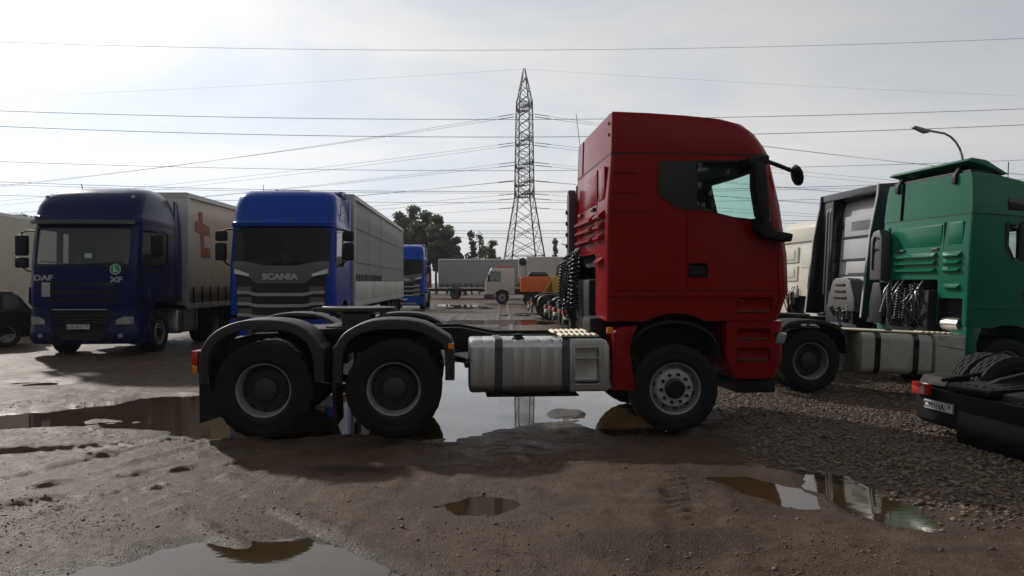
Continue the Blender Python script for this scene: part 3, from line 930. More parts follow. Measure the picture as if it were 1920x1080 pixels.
# ------------------------------------------------------------------ cabs as lofted shells with cut openings
class Cab:
    def __init__(self, secs, crown=.10):
        self.s = secs; self.crown = crown
    def at(self, z):
        s = self.s
        if z <= s[0][0]: return s[0][1:]
        for a, b in zip(s, s[1:]):
            if z <= b[0]:
                t = (z - a[0]) / (b[0] - a[0]) if b[0] > a[0] else 0
                return tuple(p + (q - p) * t for p, q in zip(a[1:], b[1:]))
        return s[-1][1:]
    def ring(self, z, off=0.0):
        xr, xf, hw, rf, rr = self.at(z)
        xr -= off; xf += off; hw += off; rf = max(rf + off, .01); rr = max(rr + off, .01)
        P = []
        c = self.crown
        cs = c * ((hw - rf) / hw) ** 2
        for k in range(5):
            a = R(180 + 90 * k / 4); P.append((xr + rr + rr * cos(a), -hw + rr + rr * sin(a), z))
        for k in range(7):
            a = R(270 + 90 * k / 6); P.append((xf - cs - rf + rf * cos(a), -hw + rf + rf * sin(a), z))
        for k in range(1, 8):
            y = (-1 + 2 * k / 8) * (hw - rf); P.append((xf - c * (y / hw) ** 2, y, z))
        for k in range(7):
            a = R(0 + 90 * k / 6); P.append((xf - cs - rf + rf * cos(a), hw - rf + rf * sin(a), z))
        for k in range(5):
            a = R(90 + 90 * k / 4); P.append((xr + rr + rr * cos(a), hw - rr + rr * sin(a), z))
        return P
    def body(self, zs, off=0.0):
        m = MB(); m.loft([self.ring(z, off) for z in zs], True); return m
    def front(self, z0, z1, ymax, off=.004, t=.012, nz=5, ymin=None, zedge=None):
        """slab following the front face between z0 and z1 (or curves of y), |y| < ymax"""
        ymin = -ymax if ymin is None else ymin
        ny = 16
        A = []; B = []
        for j in range(nz + 1):
            ra = []; rb = []
            for i in range(ny + 1):
                y = ymin + (ymax - ymin) * i / ny
                a = z0(y) if callable(z0) else z0; b = z1(y) if callable(z1) else z1
                z = a + (b - a) * j / nz
                x = self.xfront(y, z)
                ra.append((x + off, y, z)); rb.append((x + off - t, y, z))
            A.append(ra); B.append(rb)
        m = MB(); n = ny + 1
        v = [p for r in A for p in r] + [p for r in B for p in r]
        o = n * (nz + 1); f = []
        for j in range(nz):
            for i in range(ny):
                a = j * n + i
                f.append((a, a + 1, a + n + 1, a + n)); f.append((o + a, o + a + n, o + a + n + 1, o + a + 1))
        for i in range(ny):
            f.append((i, o + i, o + i + 1, i + 1)); a = nz * n + i; f.append((a, a + 1, o + a + 1, o + a))
        for j in range(nz):
            a = j * n; f.append((a, a + n, o + a + n, o + a)); a = j * n + ny; f.append((a, o + a, o + a + n, a + n))
        return m.add(v, f)
    def xfront(self, y, z):
        xr, xf, hw, rf, rr = self.at(z)
        c = self.crown; e = hw - rf
        if abs(y) <= e: return xf - c * (y / hw) ** 2
        d = min(abs(y) - e, rf * .999)
        return xf - c * (e / hw) ** 2 - rf + sqrt(rf * rf - d * d)
def cab_shell(parent, cab, zs, paint, cavity, cutters, name='cab_body', interior='interior'):
    """cavity: (z0, z1, wall) or None; cutters: list of MB already closed"""
    o = cab.body(zs).build(name, paint, parent)
    cs = []
    if cavity:
        z0, z1, w = cavity
        zz = [z0 + (z1 - z0) * k / 6 for k in range(7)]
        c = MB(); c.loft([cab.ring(z, -w) for z in zz], True)
        cs.append(c.build('cut_tmp', interior))
    for c in cutters:
        c, mt = c if isinstance(c, tuple) else (c, 'gasket')
        cs.append(c.build('cut_tmp', mt))
    par = o.parent; o.parent = None
    boolean(o, cs)
    o.parent = par
    return o
def seat(parent, x, y, z):
    m = MB()
    m.box((x, y, z), (.5, .5, .16), .05)
    m.prism([(x - .30, z), (x - .18, z), (x - .26, z + .66), (x - .40, z + .64)], y - .25, y + .25, 'y', .04)
    m.box((x - .36, y, z + .78), (.10, .26, .2), .04)
    m.build('seat', 'seat_cloth', parent, 40)
def mirror_arm(parent, pts, r=.016):
    m = MB(); m.tube(pts, r, 8); m.build('mirror_arm', 'black_plastic', parent, 50)
# ------------------------------------------------------------------ red tractor (and the green one, its relative)
def man_rear(parent, zs, xr, mat, hw=1.2):
    """pressed rear wall: two flat panels, rows of louvres, small catches"""
    def panel(y0, y1, z0, z1, d=.012):
        m = MB(); m.b2(xr - d, xr + .02, y0, y1, z0, z1, .010); m.build('rear_panel', mat, parent, 30)
    panel(-.50, .68, zs - .52, zs - .14); panel(-1.02, -.66, zs - .50, zs - .12)
    def louvre(y0, y1, z0, z1):
        m = MB(); d = .085
        # wedge that stands out at its foot
        v = [(xr + .01, y0, z1), (xr + .01, y1, z1), (xr - d, y0 + .02, z0 + .02), (xr - d, y1 - .07, z0 + .02), (xr - d, y0 + .02, z0), (xr - d, y1 - .07, z0), (xr + .01, y0, z0 - .012), (xr + .01, y1, z0 - .012)]
        m.add(v, [(0, 2, 3, 1), (2, 4, 5, 3), (4, 6, 7, 5), (0, 6, 4, 2), (1, 3, 5, 7), (0, 1, 7, 6)])
        m.build('louvre', mat, parent, 1)
    for a, b in ((.60, .71), (.73, .83), (.865, .96)):
        louvre(-.42, .78, zs - b, zs - a); louvre(-1.03, -.56, zs - b, zs - a)
    louvre(-1.03, -.62, zs - 1.25, zs - 1.15)
    for y in (.56, -.36):
        m = MB(); m.b2(xr - .045, xr, y - .09, y + .09, zs - .585, zs - .545, .008); m.build('catch', 'duct_plastic', parent)
    m = MB()
    for y in (-.55, 1.0): m.b2(xr - .014, xr + .01, y - .012, y + .012, zs - 1.1, zs - .10, .004)
    m.build('rear_rib', mat, parent)

RED = thing('tractor_truck', 'red three axle tractor unit side on, no trailer', 'truck', (1.78, 10.06, 0), R(4.5), None)
red_cab = Cab([(1.27, -.80, 1.34, 1.22, .22, .05), (1.60, -.80, 1.47, 1.22, .24, .05), (2.03, -.80, 1.455, 1.22, .24, .05), (2.21, -.80, 1.425, 1.22, .24, .05),
               (2.61, -.79, 1.37, 1.215, .24, .05), (3.03, -.755, 1.275, 1.205, .23, .05), (3.18, -.745, 1.23, 1.20, .22, .05)], .10)
def side_cut(poly, y0=-1.6, y1=1.6):
    m = MB(); m.prism(poly, y0, y1, 'y'); return m
cut = []
win = [(.24, 3.09), (.98, 3.09), (1.10, 2.50), (1.09, 2.42), (.67, 2.465), (.40, 2.53), (.24, 2.545)]
cut.append(side_cut(win))
ws = MB(); ws.b2(1.02, 1.8, -1.02, 1.02, 2.34, 3.10, .05); cut.append(ws)
arch = [(-.60, 1.0)] + [(.60 * cos(R(180 - 180 * k / 14)), .80 + .56 * sin(R(180 - 180 * k / 14))) for k in range(15)] + [(.60, 1.0), (.60, .4), (-.60, .4)]
arch = [(-.585, .2)] + [(.585 * cos(R(180 - 180 * k / 14)), .86 + .50 * sin(R(180 - 180 * k / 14))) for k in range(15)] + [(.585, .2)]
cut.append(side_cut(arch))
eng = MB(); eng.b2(-1.2, -.55, -.52, .95, .5, 2.06, .05); cut.append(eng)
gr = MB()
for yy in (-1.22, 1.22):
    gr.b2(.126, .136, yy - .012, yy + .012, 1.62, 2.53)             # door shut line
    gr.b2(1.205, 1.217, yy - .03, yy + .03, 1.35, 2.36)
    gr.b2(.145, 1.20, yy - .010, yy + .010, 1.612, 1.624)
    gr.b2(-.74, .12, yy - .010, yy + .010, 1.603, 1.611)
    gr.b2(.142, .37, yy - .045, yy + .045, 1.765, 1.93, .03)
cut.append(gr)
st = MB()
for yy in (-1.22, 1.22):
    st.b2(.70, 1.14, yy - .06, yy + .06, 1.36, 1.54, .03)
cut.append((st, 'red_paint'))
body = cab_shell(RED, red_cab, [1.27, 1.42, 1.60, 1.82, 2.03, 2.21, 2.41, 2.61, 2.82, 3.03, 3.18], 'red_paint', (1.66, 3.13, .07), cut)
# raised belts and pressings on the cab side
for yy in (-1.222, 1.222):
    for z0, l in ((2.985, .24), (2.76, .24), (2.55, .40)):
        m = MB(); m.prism([(-.74, z0), (-.74 + l * 1.1, z0), (-.74 + l * 1.25, z0 - .012), (-.74 + l * 1.1, z0 - .028), (-.74, z0 - .028)], yy - .007, yy + .007, 'y'); m.build('side_pressing', 'red_paint', RED, 30)
    m = MB(); m.prism([(-.795, 1.58), (.62, 1.58), (.80, 1.50), (.80, 1.48), (.58, 1.545), (-.795, 1.545)], yy - .012, yy + .012, 'y', .004, seg=1)
    m.build('belt_moulding', 'red_paint', RED, 30)
    m = MB(); m.prism([(.16, 1.79), (.30, 1.79), (.345, 1.83), (.33, 1.90), (.16, 1.905)], yy - .004 if yy > 0 else yy - .010, yy + .010 if yy > 0 else yy + .004, 'y', .003, seg=1)
    m.build('door_handle', 'gloss_black', RED)
    s = 1 if yy > 0 else -1
    m = MB(); m.prism([(-.20, 3.10), (.245, 3.10), (.245, 2.542), (.01, 2.548), (-.215, 2.73)], yy - .004 * s, yy + .004 * s, 'y')
    m.build('blind_window', 'gloss_black', RED)
    m = MB(); m.prism([(a, b) for a, b in win], yy - .022 * s, yy - .016 * s, 'y')
    m.build('door_window', 'glass_green', RED)
    # black window surround
    inn = win; cx = sum(p[0] for p in inn) / len(inn); cz = sum(p[1] for p in inn) / len(inn)
    m = MB(); outp = [(cx + (a - cx) * 1.02 + (.012 if a > cx else -.0), cz + (b - cz) * 1.055) for a, b in inn]
    n_ = len(inn); v = []; f = []
    for k, d in enumerate((yy - .006 * s, yy + .004 * s)):
        v += [(p[0], d, p[1]) for p in inn] + [(p[0], d, p[1]) for p in outp]
    for i in range(n_):
        j = (i + 1) % n_
        f += [(i, j, n_ + j, n_ + i), (2 * n_ + i, 3 * n_ + i, 3 * n_ + j, 2 * n_ + j), (n_ + i, n_ + j, 3 * n_ + j, 3 * n_ + i), (i, 2 * n_ + i, 2 * n_ + j, j)]
    m.add(v, f); m.build('window_surround', 'gloss_black', RED)
red_cab.front(2.33, 3.11, 1.03, -.03, .006, 6).build('windscreen', 'glass_green', RED)
for y in (-.62, .62): seat(RED, .35, y, 2.02)
m = MB(); m.prism([(.80, 1.7), (1.28, 1.7), (1.28, 2.40), (1.0, 2.44), (.80, 2.25)], -1.1, 1.1, 'y', .04); m.build('dashboard', 'interior', RED)
m = MB(); m.b2(-.70, .22, -1.12, 1.12, 2.92, 3.10, .03); m.prism([(.22, 3.12), (1.02, 3.12), (.92, 3.00), (.22, 2.86)], -1.12, 1.12, 'y', .02); m.build('headliner_shelf', 'interior', RED)
m = MB(); m.b2(-.70, .20, -1.1, 1.1, 1.9, 2.5, .06); m.build('bunk', 'seat_cloth', RED)
m = MB(); m.b2(.10, .24, .95, 1.14, 1.7, 3.1, .03); m.b2(.10, .24, -1.14, -.95, 1.7, 3.1, .03); m.build('pillar_trim', 'interior', RED)
# roof
red_roof = Cab([(3.192, -.745, 1.225, 1.20, .26, .035), (3.30, -.742, 1.17, 1.20, .28, .035), (3.454, -.738, 1.06, 1.195, .30, .035), (3.555, -.735, .93, 1.19, .32, .035), (3.605, -.733, .74, 1.185, .34, .03),
                (3.635, -.732, .36, 1.175, .3, .03), (3.656, -.730, -.10, 1.165, .2, .02), (3.668, -.728, -.55, 1.15, .06, .02)], .06)
cut = []
m = MB(); m.b2(-1, -.66, .66, .78, 3.10, 3.9); cut.append(m)
roof = cab_shell(RED, red_roof, [3.192, 3.25, 3.30, 3.38, 3.454, 3.51, 3.555, 3.585, 3.605, 3.622, 3.635, 3.647, 3.656, 3.668], 'red_paint', None, cut, 'roof')
m = MB(); m.loft([red_cab.ring(3.176, .004), red_cab.ring(3.196, .004)], True); m.build('roof_gasket', 'gasket', RED)
m = MB(); m.loft([red_cab.ring(3.14, .035), red_cab.ring(3.17, .045)], True)
man_rear(RED, 3.18, -.80 + .02, 'red_paint')
m = MB()
for z in (3.55, 3.42): m.lathe([(.0005, -.012), (.02, -.012), (.02, 0)], (-.742, -1.05, z), 'x', 10)
m.build('roof_bolt', 'gasket', RED)
m = MB(); m.tube([(-.60, 1.12, 3.14), (-.66, 1.18, 3.3), (-.76, 1.20, 4.15)], .004, 5); m.lathe([(.02, 0), (.02, .22), (.008, .3)], (-.62, 1.12, 3.06), 'z', 8); m.build('antenna', 'black_plastic', RED)
# mirrors
for s in (-1, 1):
    m = MB(); m.prism([(.82, 3.05), (.92, 3.07), (.955, 2.95), (.98, 2.60), (.97, 2.42), (.92, 2.37), (.87, 2.47), (.82, 2.78)], s * 1.31, s * 1.51, 'y', .03)
    mi = m.build('mirror', 'black_plastic', RED, 45)
    m = MB(); m.prism([(.88, 2.44), (.99, 2.46), (1.10, 2.30), (1.30, 2.26), (1.28, 2.17), (.96, 2.22), (.88, 2.32)], s * 1.12, s * 1.42, 'y', .02); m.build('mirror_foot', 'black_plastic', mi, 45)
    m = MB(); m.prism([(.78, 3.13), (1.02, 3.15), (1.02, 3.05), (.78, 3.03)], s * 1.12, s * 1.42, 'y', .02); m.build('mirror_top', 'black_plastic', mi, 45)
m = MB(); m.tube([(1.16, -1.05, 3.13), (1.28, -1.08, 3.08), (1.42, -1.10, 3.02), (1.50, -1.10, 3.0)], .026, 8)
fm = m.build('front_mirror_arm', 'black_plastic', RED, 50)
m = MB(); m.loft([[(1.46 + .05 * q + .045 * cos(2 * pi * k / 12) * w_, -1.10 + .13 * sin(2 * pi * k / 12) * w_, 3.09 - .24 * q) for k in range(12)] for q, w_ in ((0, .25), (.15, .75), (.4, 1.05), (.7, 1.0), (.92, .7), (1, .3))], True)
m.build('front_mirror', 'black_plastic', fm, 60)
# lower front: bumper with steps, headlamp, wheel arch flare
bump = Cab([(.60, .70, 1.30, 1.21, .22, .03), (.80, .60, 1.375, 1.22, .22, .03), (1.05, .60, 1.39, 1.22, .22, .03), (1.268, .60, 1.38, 1.22, .22, .03)], .08)
cut = []
m = MB(); m.prism([(.3, .2)] + [(.60 * cos(R(90 - 90 * k / 9)), .5 + .86 * sin(R(90 - 90 * k / 9))) for k in range(10)] + [(.60, .2)], -1.5, 1.5, 'y'); cut.append(m)
for s in (-1, 1):
    m = MB(); m.b2(.72, 1.12, s * 1.22 - .07, s * 1.22 + .07, 1.04, 1.18, .03); cut.append((m, 'red_paint'))
    m = MB(); m.b2(.70, 1.12, s * 1.22 - .07, s * 1.22 + .07, .80, .96, .03); cut.append((m, 'red_paint'))
    m = MB(); m.b2(1.16, 1.45, s * .90, s * 1.5, .99, 1.13, .03); cut.append(m)
m = MB(); m.b2(1.2, 1.6, -.8, .8, .75, 1.2, .03); cut.append(m)
b = cab_shell(RED, bump, [.60, .66, .80, .92, 1.05, 1.16, 1.262], 'red_paint', None, cut, 'bumper')
for s in (-1, 1):
    m = MB(); m.prism([(1.18, 1.0), (1.30, 1.0), (1.335, 1.12), (1.22, 1.125)], s * .92, s * 1.185, 'y', .015); m.build('headlamp', 'lamp_clear', RED)
    m = MB()
    for z in (1.045, .805, 1.365):
        m = MB(); m.b2(.73, 1.11, s * 1.18 - .028, s * 1.18 + .028, z, z + .018, .004); m.build('step', 'dark_steel', RED)
m = MB(); m.b2(.74, 1.22, -1.12, 1.12, .42, .60, .03); m.build('underrun_bar', 'frame_black', RED)
m = MB(); m.b2(-.54, .62, -.70, .70, .80, 1.40, .03); m.build('sump', 'frame_black', RED)
for s in (-1, 1):
    m = MB(); m.prism([(-.73, .48), (-.47, .48), (-.50, .72), (-.535, .95), (-.50, 1.10), (-.44, 1.215), (-.62, 1.205), (-.70, 1.16), (-.73, 1.10)], s * .84, s * 1.22, 'y', .02)
    m.build('fender_rear', 'red_paint', RED, 40)
    fender_arc(RED, 0, [(-.56, .55), (-.565, .85), (-.46, 1.10), (-.25, 1.23), (0, 1.27), (.25, 1.23), (.46, 1.10), (.575, .85)], s * .74, s * 1.17, 'black_plastic', .03, s, 'wheel_liner')
    m = MB(); m.b2(-.80, -.735, s * 1.16, s * 1.23, 1.13, 1.20, .01); m.build('marker_lamp', 'lamp_amber', RED)
axle_pair(RED, 0, .505, False, track=1.06)
for x in (-3.20, -4.62):
    axle_pair(RED, x, .535, True)
rails(RED, [(-5.30, 1.0), (-4.9, 1.10), (-2.75, 1.16), (-2.45, 1.16), (-2.0, 1.07), (1.1, 1.07)], .39, .27, .08)
m = MB()
for x in (-5.22, -3.9, -2.4, -1.6, -.5): m.b2(x - .06, x + .06, -.36, .36, .86, 1.02, .01)
m.build('cross_member', 'frame_black', RED)
m = MB()
for s in (-1, 1):
    for k in range(4): m.prism([(-4.9 + .1 * k, .70 - .035 * k), (-3.9, .40 + .02 * k - .03), (-2.9 - .1 * k, .70 - .035 * k), (-2.9 - .1 * k, .73 - .035 * k), (-3.9, .45 + .02 * k - .03), (-4.9 + .1 * k, .73 - .035 * k)], s * .5 - .045, s * .5 + .045, 'y')
m.build('leaf_spring', 'frame_black', RED)
FP = [(-.665, .60), (-.675, .92), (-.55, 1.14), (-.30, 1.27), (0, 1.30), (.30, 1.265), (.52, 1.14), (.63, .93), (.66, .62)]
FP2 = [(-.665, .60), (-.655, .92), (-.55, 1.14), (-.30, 1.27), (0, 1.30), (.30, 1.265), (.54, 1.14), (.655, 1.02), (.67, .62)]
for s in (-1, 1):
    y0, y1 = (s * 1.245, s * .60) if s < 0 else (s * .60, s * 1.245)
    fender_arc(RED, -4.62, FP, y0, y1, 'grey_plastic', .10, s)
    fender_arc(RED, -3.20, FP2, y0, y1, 'grey_plastic', .10, s)
    # corner infill plates beside the arcs
    m = MB(); m.prism([(-5.31, .93), (-5.20, 1.12), (-4.98, 1.185), (-5.02, 1.12), (-5.17, .93), (-5.24, .62), (-5.31, .62)], y0 + .06 if s < 0 else y0 + .06, y1 - .06, 'y', .01); m.build('mudguard_corner', 'grey_plastic', RED, 30)
    m = MB(); m.prism([(-4.10, 1.10), (-3.965, .98), (-3.955, .62), (-4.0, .62), (-4.05, .95)], y0 + .02, y1 - .02, 'y', .01); m.build('mudguard_corner', 'grey_plastic', RED, 30)
    m = MB(); m.prism([(-3.80, 1.06), (-3.868, .98), (-3.87, .50), (-3.84, .50), (-3.82, .9)], y0 + .02, y1 - .02, 'y', .01); m.build('mudguard_corner', 'grey_plastic', RED, 30)
    m = MB(); m.prism([(-5.31, .95), (-5.30, .17), (-5.08, .24), (-5.06, .30), (-5.22, .62), (-5.28, .95)], y0 + .03, y1 - .03, 'y', .006, seg=1); m.build('mud_flap', 'rubber', RED, 30)
    m = MB(); m.prism([(-3.84, .55), (-3.88, .52), (-3.86, .12), (-3.82, .12)], y0 + .05, y1 - .05, 'y', .006, seg=1); m.build('mud_flap', 'rubber', RED, 30)
    m = MB(); m.b2(-2.595, -2.535, s * 1.18, s * 1.255, .97, 1.035, .01); m.build('marker_lamp', 'lamp_amber', RED)
    m = MB(); m.b2(-5.385, -5.315, min(s * 1.22, s * .86), max(s * 1.22, s * .86), .805, .965, .015); tl = m.build('tail_lamp', 'lamp_red', RED)
    m = MB(); m.b2(-5.38, -5.32, min(s * 1.22, s * .86), max(s * 1.22, s * .86), .715, .80, .012); m.build('turn_lamp', 'lamp_amber', tl)
    m = MB(); m.tube([(-2.56, s * .45, .80), (-2.30, s * .95, .78), (-2.40, s * 1.0, .76)], .035, 8); m.build('bracket', 'frame_black', RED)
fifth_wheel(RED, -3.72, 1.40)
m = MB(); m.prism([(-4.6, 1.16), (-2.9, 1.16), (-2.9, 1.10), (-4.6, 1.10)], -.6, .6, 'y', .01); m.build('mounting_plate', 'frame_black', RED)
# tank, step box, treads
tk = tank(RED, -2.36, -1.24, -1.20, -.50, .46, 1.065, 'aluminium', [(-2.075, -1.985), (-1.31, -1.225)], (-1.80, -1.05), .10, seams=(-2.2, -1.86, -1.74, -1.55, -1.40))
m = MB(); m.b2(-2.16, -1.10, -1.10, -.6, .405, .425, .004)
for x in (-2.03, -1.27): m.b2(x - .09, x + .09, -1.12, -.5, .42, .465, .01)
m.build('tank_cradle', 'frame_black', RED)
bx = Cab([(.462, -1.225, -.775, .35, .05, .05), (1.065, -1.225, -.775, .35, .05, .05)], 0)
m = MB(); m.prism([(-1.225, .47), (-.79, .47), (-.765, .50), (-.765, .98), (-.80, 1.05), (-.86, 1.075), (-1.225, 1.075)], -1.20, -.52, 'y', .018)
sb = m.build('step_box', 'aluminium', RED)
m = MB(); m.b2(-1.16, -.885, -1.35, -1.07, .56, .965, .03); c1 = m.build('cut_tmp', 'aluminium')
sb.parent = None; boolean(sb, [c1]); sb.parent = RED
for z in (.595, .84):
    m = MB(); m.b2(-1.165, -.88, -1.19, -1.07, z, z + .02, .006); m.build('step', 'aluminium', sb)
m = MB(); fr = [(-1.175, .545, -.87, .56), (-1.175, .965, -.87, .98)]
m.b2(-1.18, -.868, -1.212, -1.195, .542, .560, .006); m.b2(-1.18, -.868, -1.212, -1.195, .965, .983, .006); m.b2(-1.18, -1.162, -1.212, -1.195, .545, .98, .006); m.b2(-.886, -.868, -1.212, -1.195, .545, .98, .006)
m.build('step_frame', 'aluminium', sb)
for j, (ya, yb, z) in enumerate(((-1.16, -.80, 1.105), (-.78, -.36, 1.118))):
    m = MB()
    x0 = -1.32 if j == 0 else -1.36
    n_ = 7; pts = []; bot = []
    for k in range(n_ * 6 + 1):
        x = x0 + .44 * k / (n_ * 6)
        pts.append((x, z + .012 * abs(sin(pi * k / 6)) * 1.6)); bot.append((x, z - .012))
    m.prism(pts + bot[::-1], ya, yb, 'y'); m.build('tread_plate', 'tread_plate', RED, 50)
# mechanics behind the cab
hoses(RED, -.93, (.1, 1.05), 1.22, 2.12, 7, 3)
m = MB(); m.b2(-.86, -.60, -.35, .75, 1.1, 1.75, .05); m.b2(-.95, -.55, -.9, -.4, 1.05, 1.3, .06)
m.lathe([(.0005, -.25), (.13, -.25), (.15, -.2), (.15, .2), (.13, .25), (.0005, .25)], (-.78, .75, 1.38), 'z', 16); m.build('engine_block', 'frame_black', RED)
m = MB(); m.prism([(1.02, 1.45), (1.20, 1.5), (1.20, 2.95), (1.10, 3.04), (1.0, 2.9)], -.90, -.78, 'x', .03)
for k in range(7): m.lathe([(.03, -.02), (.03, .0), (.0005, .0)], (-.905, 1.11, 1.75 + .16 * k), 'x', 8)
m.build('air_intake', 'duct_plastic', RED)
# ------------------------------------------------------------------ other tractors in the row on the right
def simple_chassis(T, xr=-4.45, xa=-3.6, rmats=('rim_grey', 'rim_dark', 'gasket'), fend='grey_plastic', top=1.0, both=True, mid=True):
    axle_pair(T, 0, .50, False, track=1.05)
    axle_pair(T, xa, .50, True, rmats)
    rails(T, [(xr, top - .05), (xr + .3, top), (1.0, top)], .39, .26, .08)
    for x in (xr + .08, -2.4, -1.2):
        m = MB(); m.b2(x - .06, x + .06, -.36, .36, top - .22, top - .06, .01); m.build('cross_member', 'frame_black', T)
    fifth_wheel(T, xa + .1, top + .22)
    for s in (-1, 1):
        y0, y1 = (s * 1.24, s * .60) if s < 0 else (s * .60, s * 1.24)
        fender_arc(T, xa, [(-.62, .62), (-.60, .88), (-.46, 1.06), (-.22, 1.13), (0, 1.14), (.22, 1.13), (.46, 1.06), (.60, .88), (.62, .62)], y0, y1, fend, .06, s)
        m = MB(); m.b2(xr - .06, xr + .02, min(s * .55, s * 1.15), max(s * .55, s * 1.15), .62, .78, .012); t = m.build('tail_lamp', 'lamp_red', T)
        m = MB(); m.b2(xr - .065, xr + .0, min(s * .55, s * .72), max(s * .55, s * .72), .625, .775, .01); m.build('turn_lamp', 'lamp_amber', t)
        m = MB(); m.b2(xr - .05, xr + .0, min(s * .62, s * 1.1), max(s * .62, s * 1.1), .30, .61, .01); m.build('mud_flap', 'rubber', T)
    hoses(T, -1.0, (-.3, .7), 1.15, 1.75, 3, 5)
def generic_cab(T, paint, zt=3.6, dz=0.0, side_paint=None, deflector=None, beads=True):
    """plain sleeper cab: shell with openings, windows, rear wall pressings"""
    c = Cab([(1.05, -.78, 1.30, 1.20, .22, .05), (1.5, -.78, 1.42, 1.22, .24, .05), (2.1, -.78, 1.42, 1.22, .24, .05), (2.9, -.76, 1.28, 1.20, .24, .05), (zt - .35, -.74, 1.1, 1.19, .28, .05),
             (zt - .12, -.70, .7, 1.12, .3, .06), (zt, -.6, .1, .98, .2, .08)], .1)
    wn_ = [(.20, 2.80), (.98, 2.80), (1.12, 2.2), (.20, 2.18)]
    ws = MB(); ws.b2(1.05, 1.8, -1.02, 1.02, 2.08, 2.84, .05)
    ar = side_cut([(-.58, .2)] + [(.58 * cos(R(180 - 15 * k)), .78 + .46 * sin(R(180 - 15 * k))) for k in range(13)] + [(.58, .2)])
    eg = MB(); eg.b2(-1.2, -.5, -.55, .55, .5, 1.75, .05)
    gr = MB()
    for yy in (-1.22, 1.22):
        gr.b2(.112, .124, yy - .03, yy + .03, 1.3, 2.85)
    cab_shell(T, c, [1.05, 1.3, 1.5, 1.8, 2.1, 2.5, 2.9, zt - .35, zt - .22, zt - .12, zt - .05, zt], paint, (1.5, zt - .3, .07), [side_cut(wn_), ws, ar, eg, gr])
    c.front(2.07, 2.85, 1.02, -.03, .006, 5).build('windscreen', 'glass_clear', T)
    for s in (-1, 1):
        m = MB(); m.prism(wn_, s * 1.196, s * 1.190, 'y'); m.build('door_window', 'glass_clear', T)
        m = MB(); m.prism([(.88, 2.75), (1.0, 2.78), (1.04, 2.2), (.92, 2.15)], s * 1.32, s * 1.54, 'y', .03); m.build('mirror', 'black_plastic', T)
        m = MB(); m.tube([(1.0, s * 1.15, 2.78), (.96, s * 1.36, 2.74)], .02, 6); m.build('mirror_arm', 'black_plastic', T)
        seat(T, .35, s * .6, 1.7)
    m = MB(); m.prism([(.62, .45), (1.34, .45), (1.42, .7), (1.42, 1.046), (.62, 1.046)], -1.2, 1.2, 'y', .05); m.build('bumper', paint, T)
    if beads:
        for y0, y1, a, b_ in ((-.95, -.1, .55, 1.0), (.1, .95, .55, 1.0), (-.95, -.1, 1.1, 1.5), (.1, .95, 1.1, 1.5)):
            m = MB(); m.b2(-.798, -.765, y0, y1, zt - b_, zt - a, .010); m.build('rear_panel', paint, T)
    return c

def side_point(px, py, Yd):
    return ((px - 960) / 1450 * Yd, Yd, CAM_H - (py - 528) / 1450 * Yd)

# green tractor -------------------------------------------------------------
GREEN = thing('tractor_truck', 'bright green tractor unit with roof spoiler and cream fuel tank', 'truck', (8.06, 14.07, gz(8.06, 14)), R(8), None, R(3.0))
D = -.14
gc = Cab([(1.15, -.80, 1.34, 1.22, .22, .05), (1.46, -.80, 1.47, 1.22, .24, .05), (2.1, -.80, 1.425, 1.22, .24, .05), (2.5, -.79, 1.37, 1.215, .24, .05), (3.04, -.76, 1.24, 1.20, .22, .05)], .1)
wg = [(.42, 2.92), (.98, 2.92), (1.12, 2.30), (.42, 2.30)]
wg2 = [(-.10, 2.90), (.10, 2.90), (.10, 2.32), (.0, 2.36), (-.10, 2.55)]
ws = MB(); ws.b2(1.02, 1.8, -1.02, 1.02, 2.22, 2.95, .05)
ar = side_cut([(-.60, .2)] + [(.60 * cos(R(180 - 15 * k)), .80 + .42 * sin(R(180 - 15 * k))) for k in range(13)] + [(.60, .2)])
eg = MB(); eg.b2(-1.2, -.5, -.48, .80, .5, 1.94, .06)
eg2 = MB(); eg2.b2(-1.2, -.6, -1.10, -.50, .5, 1.62, .03)
gr = MB()
for yy in (-1.22, 1.22):
    gr.b2(.256, .266, yy - .03, yy + .03, 1.48, 2.98); gr.b2(-.74, 1.2, yy - .03, yy + .012, 1.463, 1.472); gr.b2(.20, .42, yy - .05, yy + .05, 1.63, 1.80, .03)
cab_shell(GREEN, gc, [1.15, 1.3, 1.46, 1.8, 2.1, 2.3, 2.5, 2.8, 3.04], 'green_paint', (1.6, 2.99, .07), [side_cut(wg), side_cut(wg2), ws, ar, eg, eg2, gr])
for s in (-1, 1):
    for w_ in (wg, wg2):
        m = MB(); m.prism(w_, s * 1.196, s * 1.190, 'y'); m.build('door_window', 'glass_clear', GREEN)
    m = MB(); m.prism([(.11, 2.95), (.41, 2.95), (.41, 2.28), (.11, 2.30)], s * 1.206, s * 1.224, 'y'); m.build('blind_window', 'gloss_black', GREEN)
    m = MB(); m.prism([(-.16, 2.93), (-.10, 2.93), (-.10, 2.55), (.01, 2.34), (.01, 2.28), (-.16, 2.5)], s * 1.208, s * 1.224, 'y'); m.build('window_surround', 'gloss_black', GREEN)
    m = MB(); m.prism([(-.12, 3.33), (.62, 3.30), (.62, 3.12), (-.12, 3.14)], s * 1.19, s * 1.206, 'y', .01); m.build('side_panel', 'gloss_black', GREEN)
    m = MB(); m.prism([(.88, 2.9), (1.0, 2.92), (1.04, 2.3), (.92, 2.25)], s * 1.32, s * 1.54, 'y', .03); m.build('mirror', 'black_plastic', GREEN)
    seat(GREEN, .35, s * .6, 1.85)
gc.front(2.2, 2.96, 1.03, -.03, .006, 5).build('windscreen', 'glass_clear', GREEN)
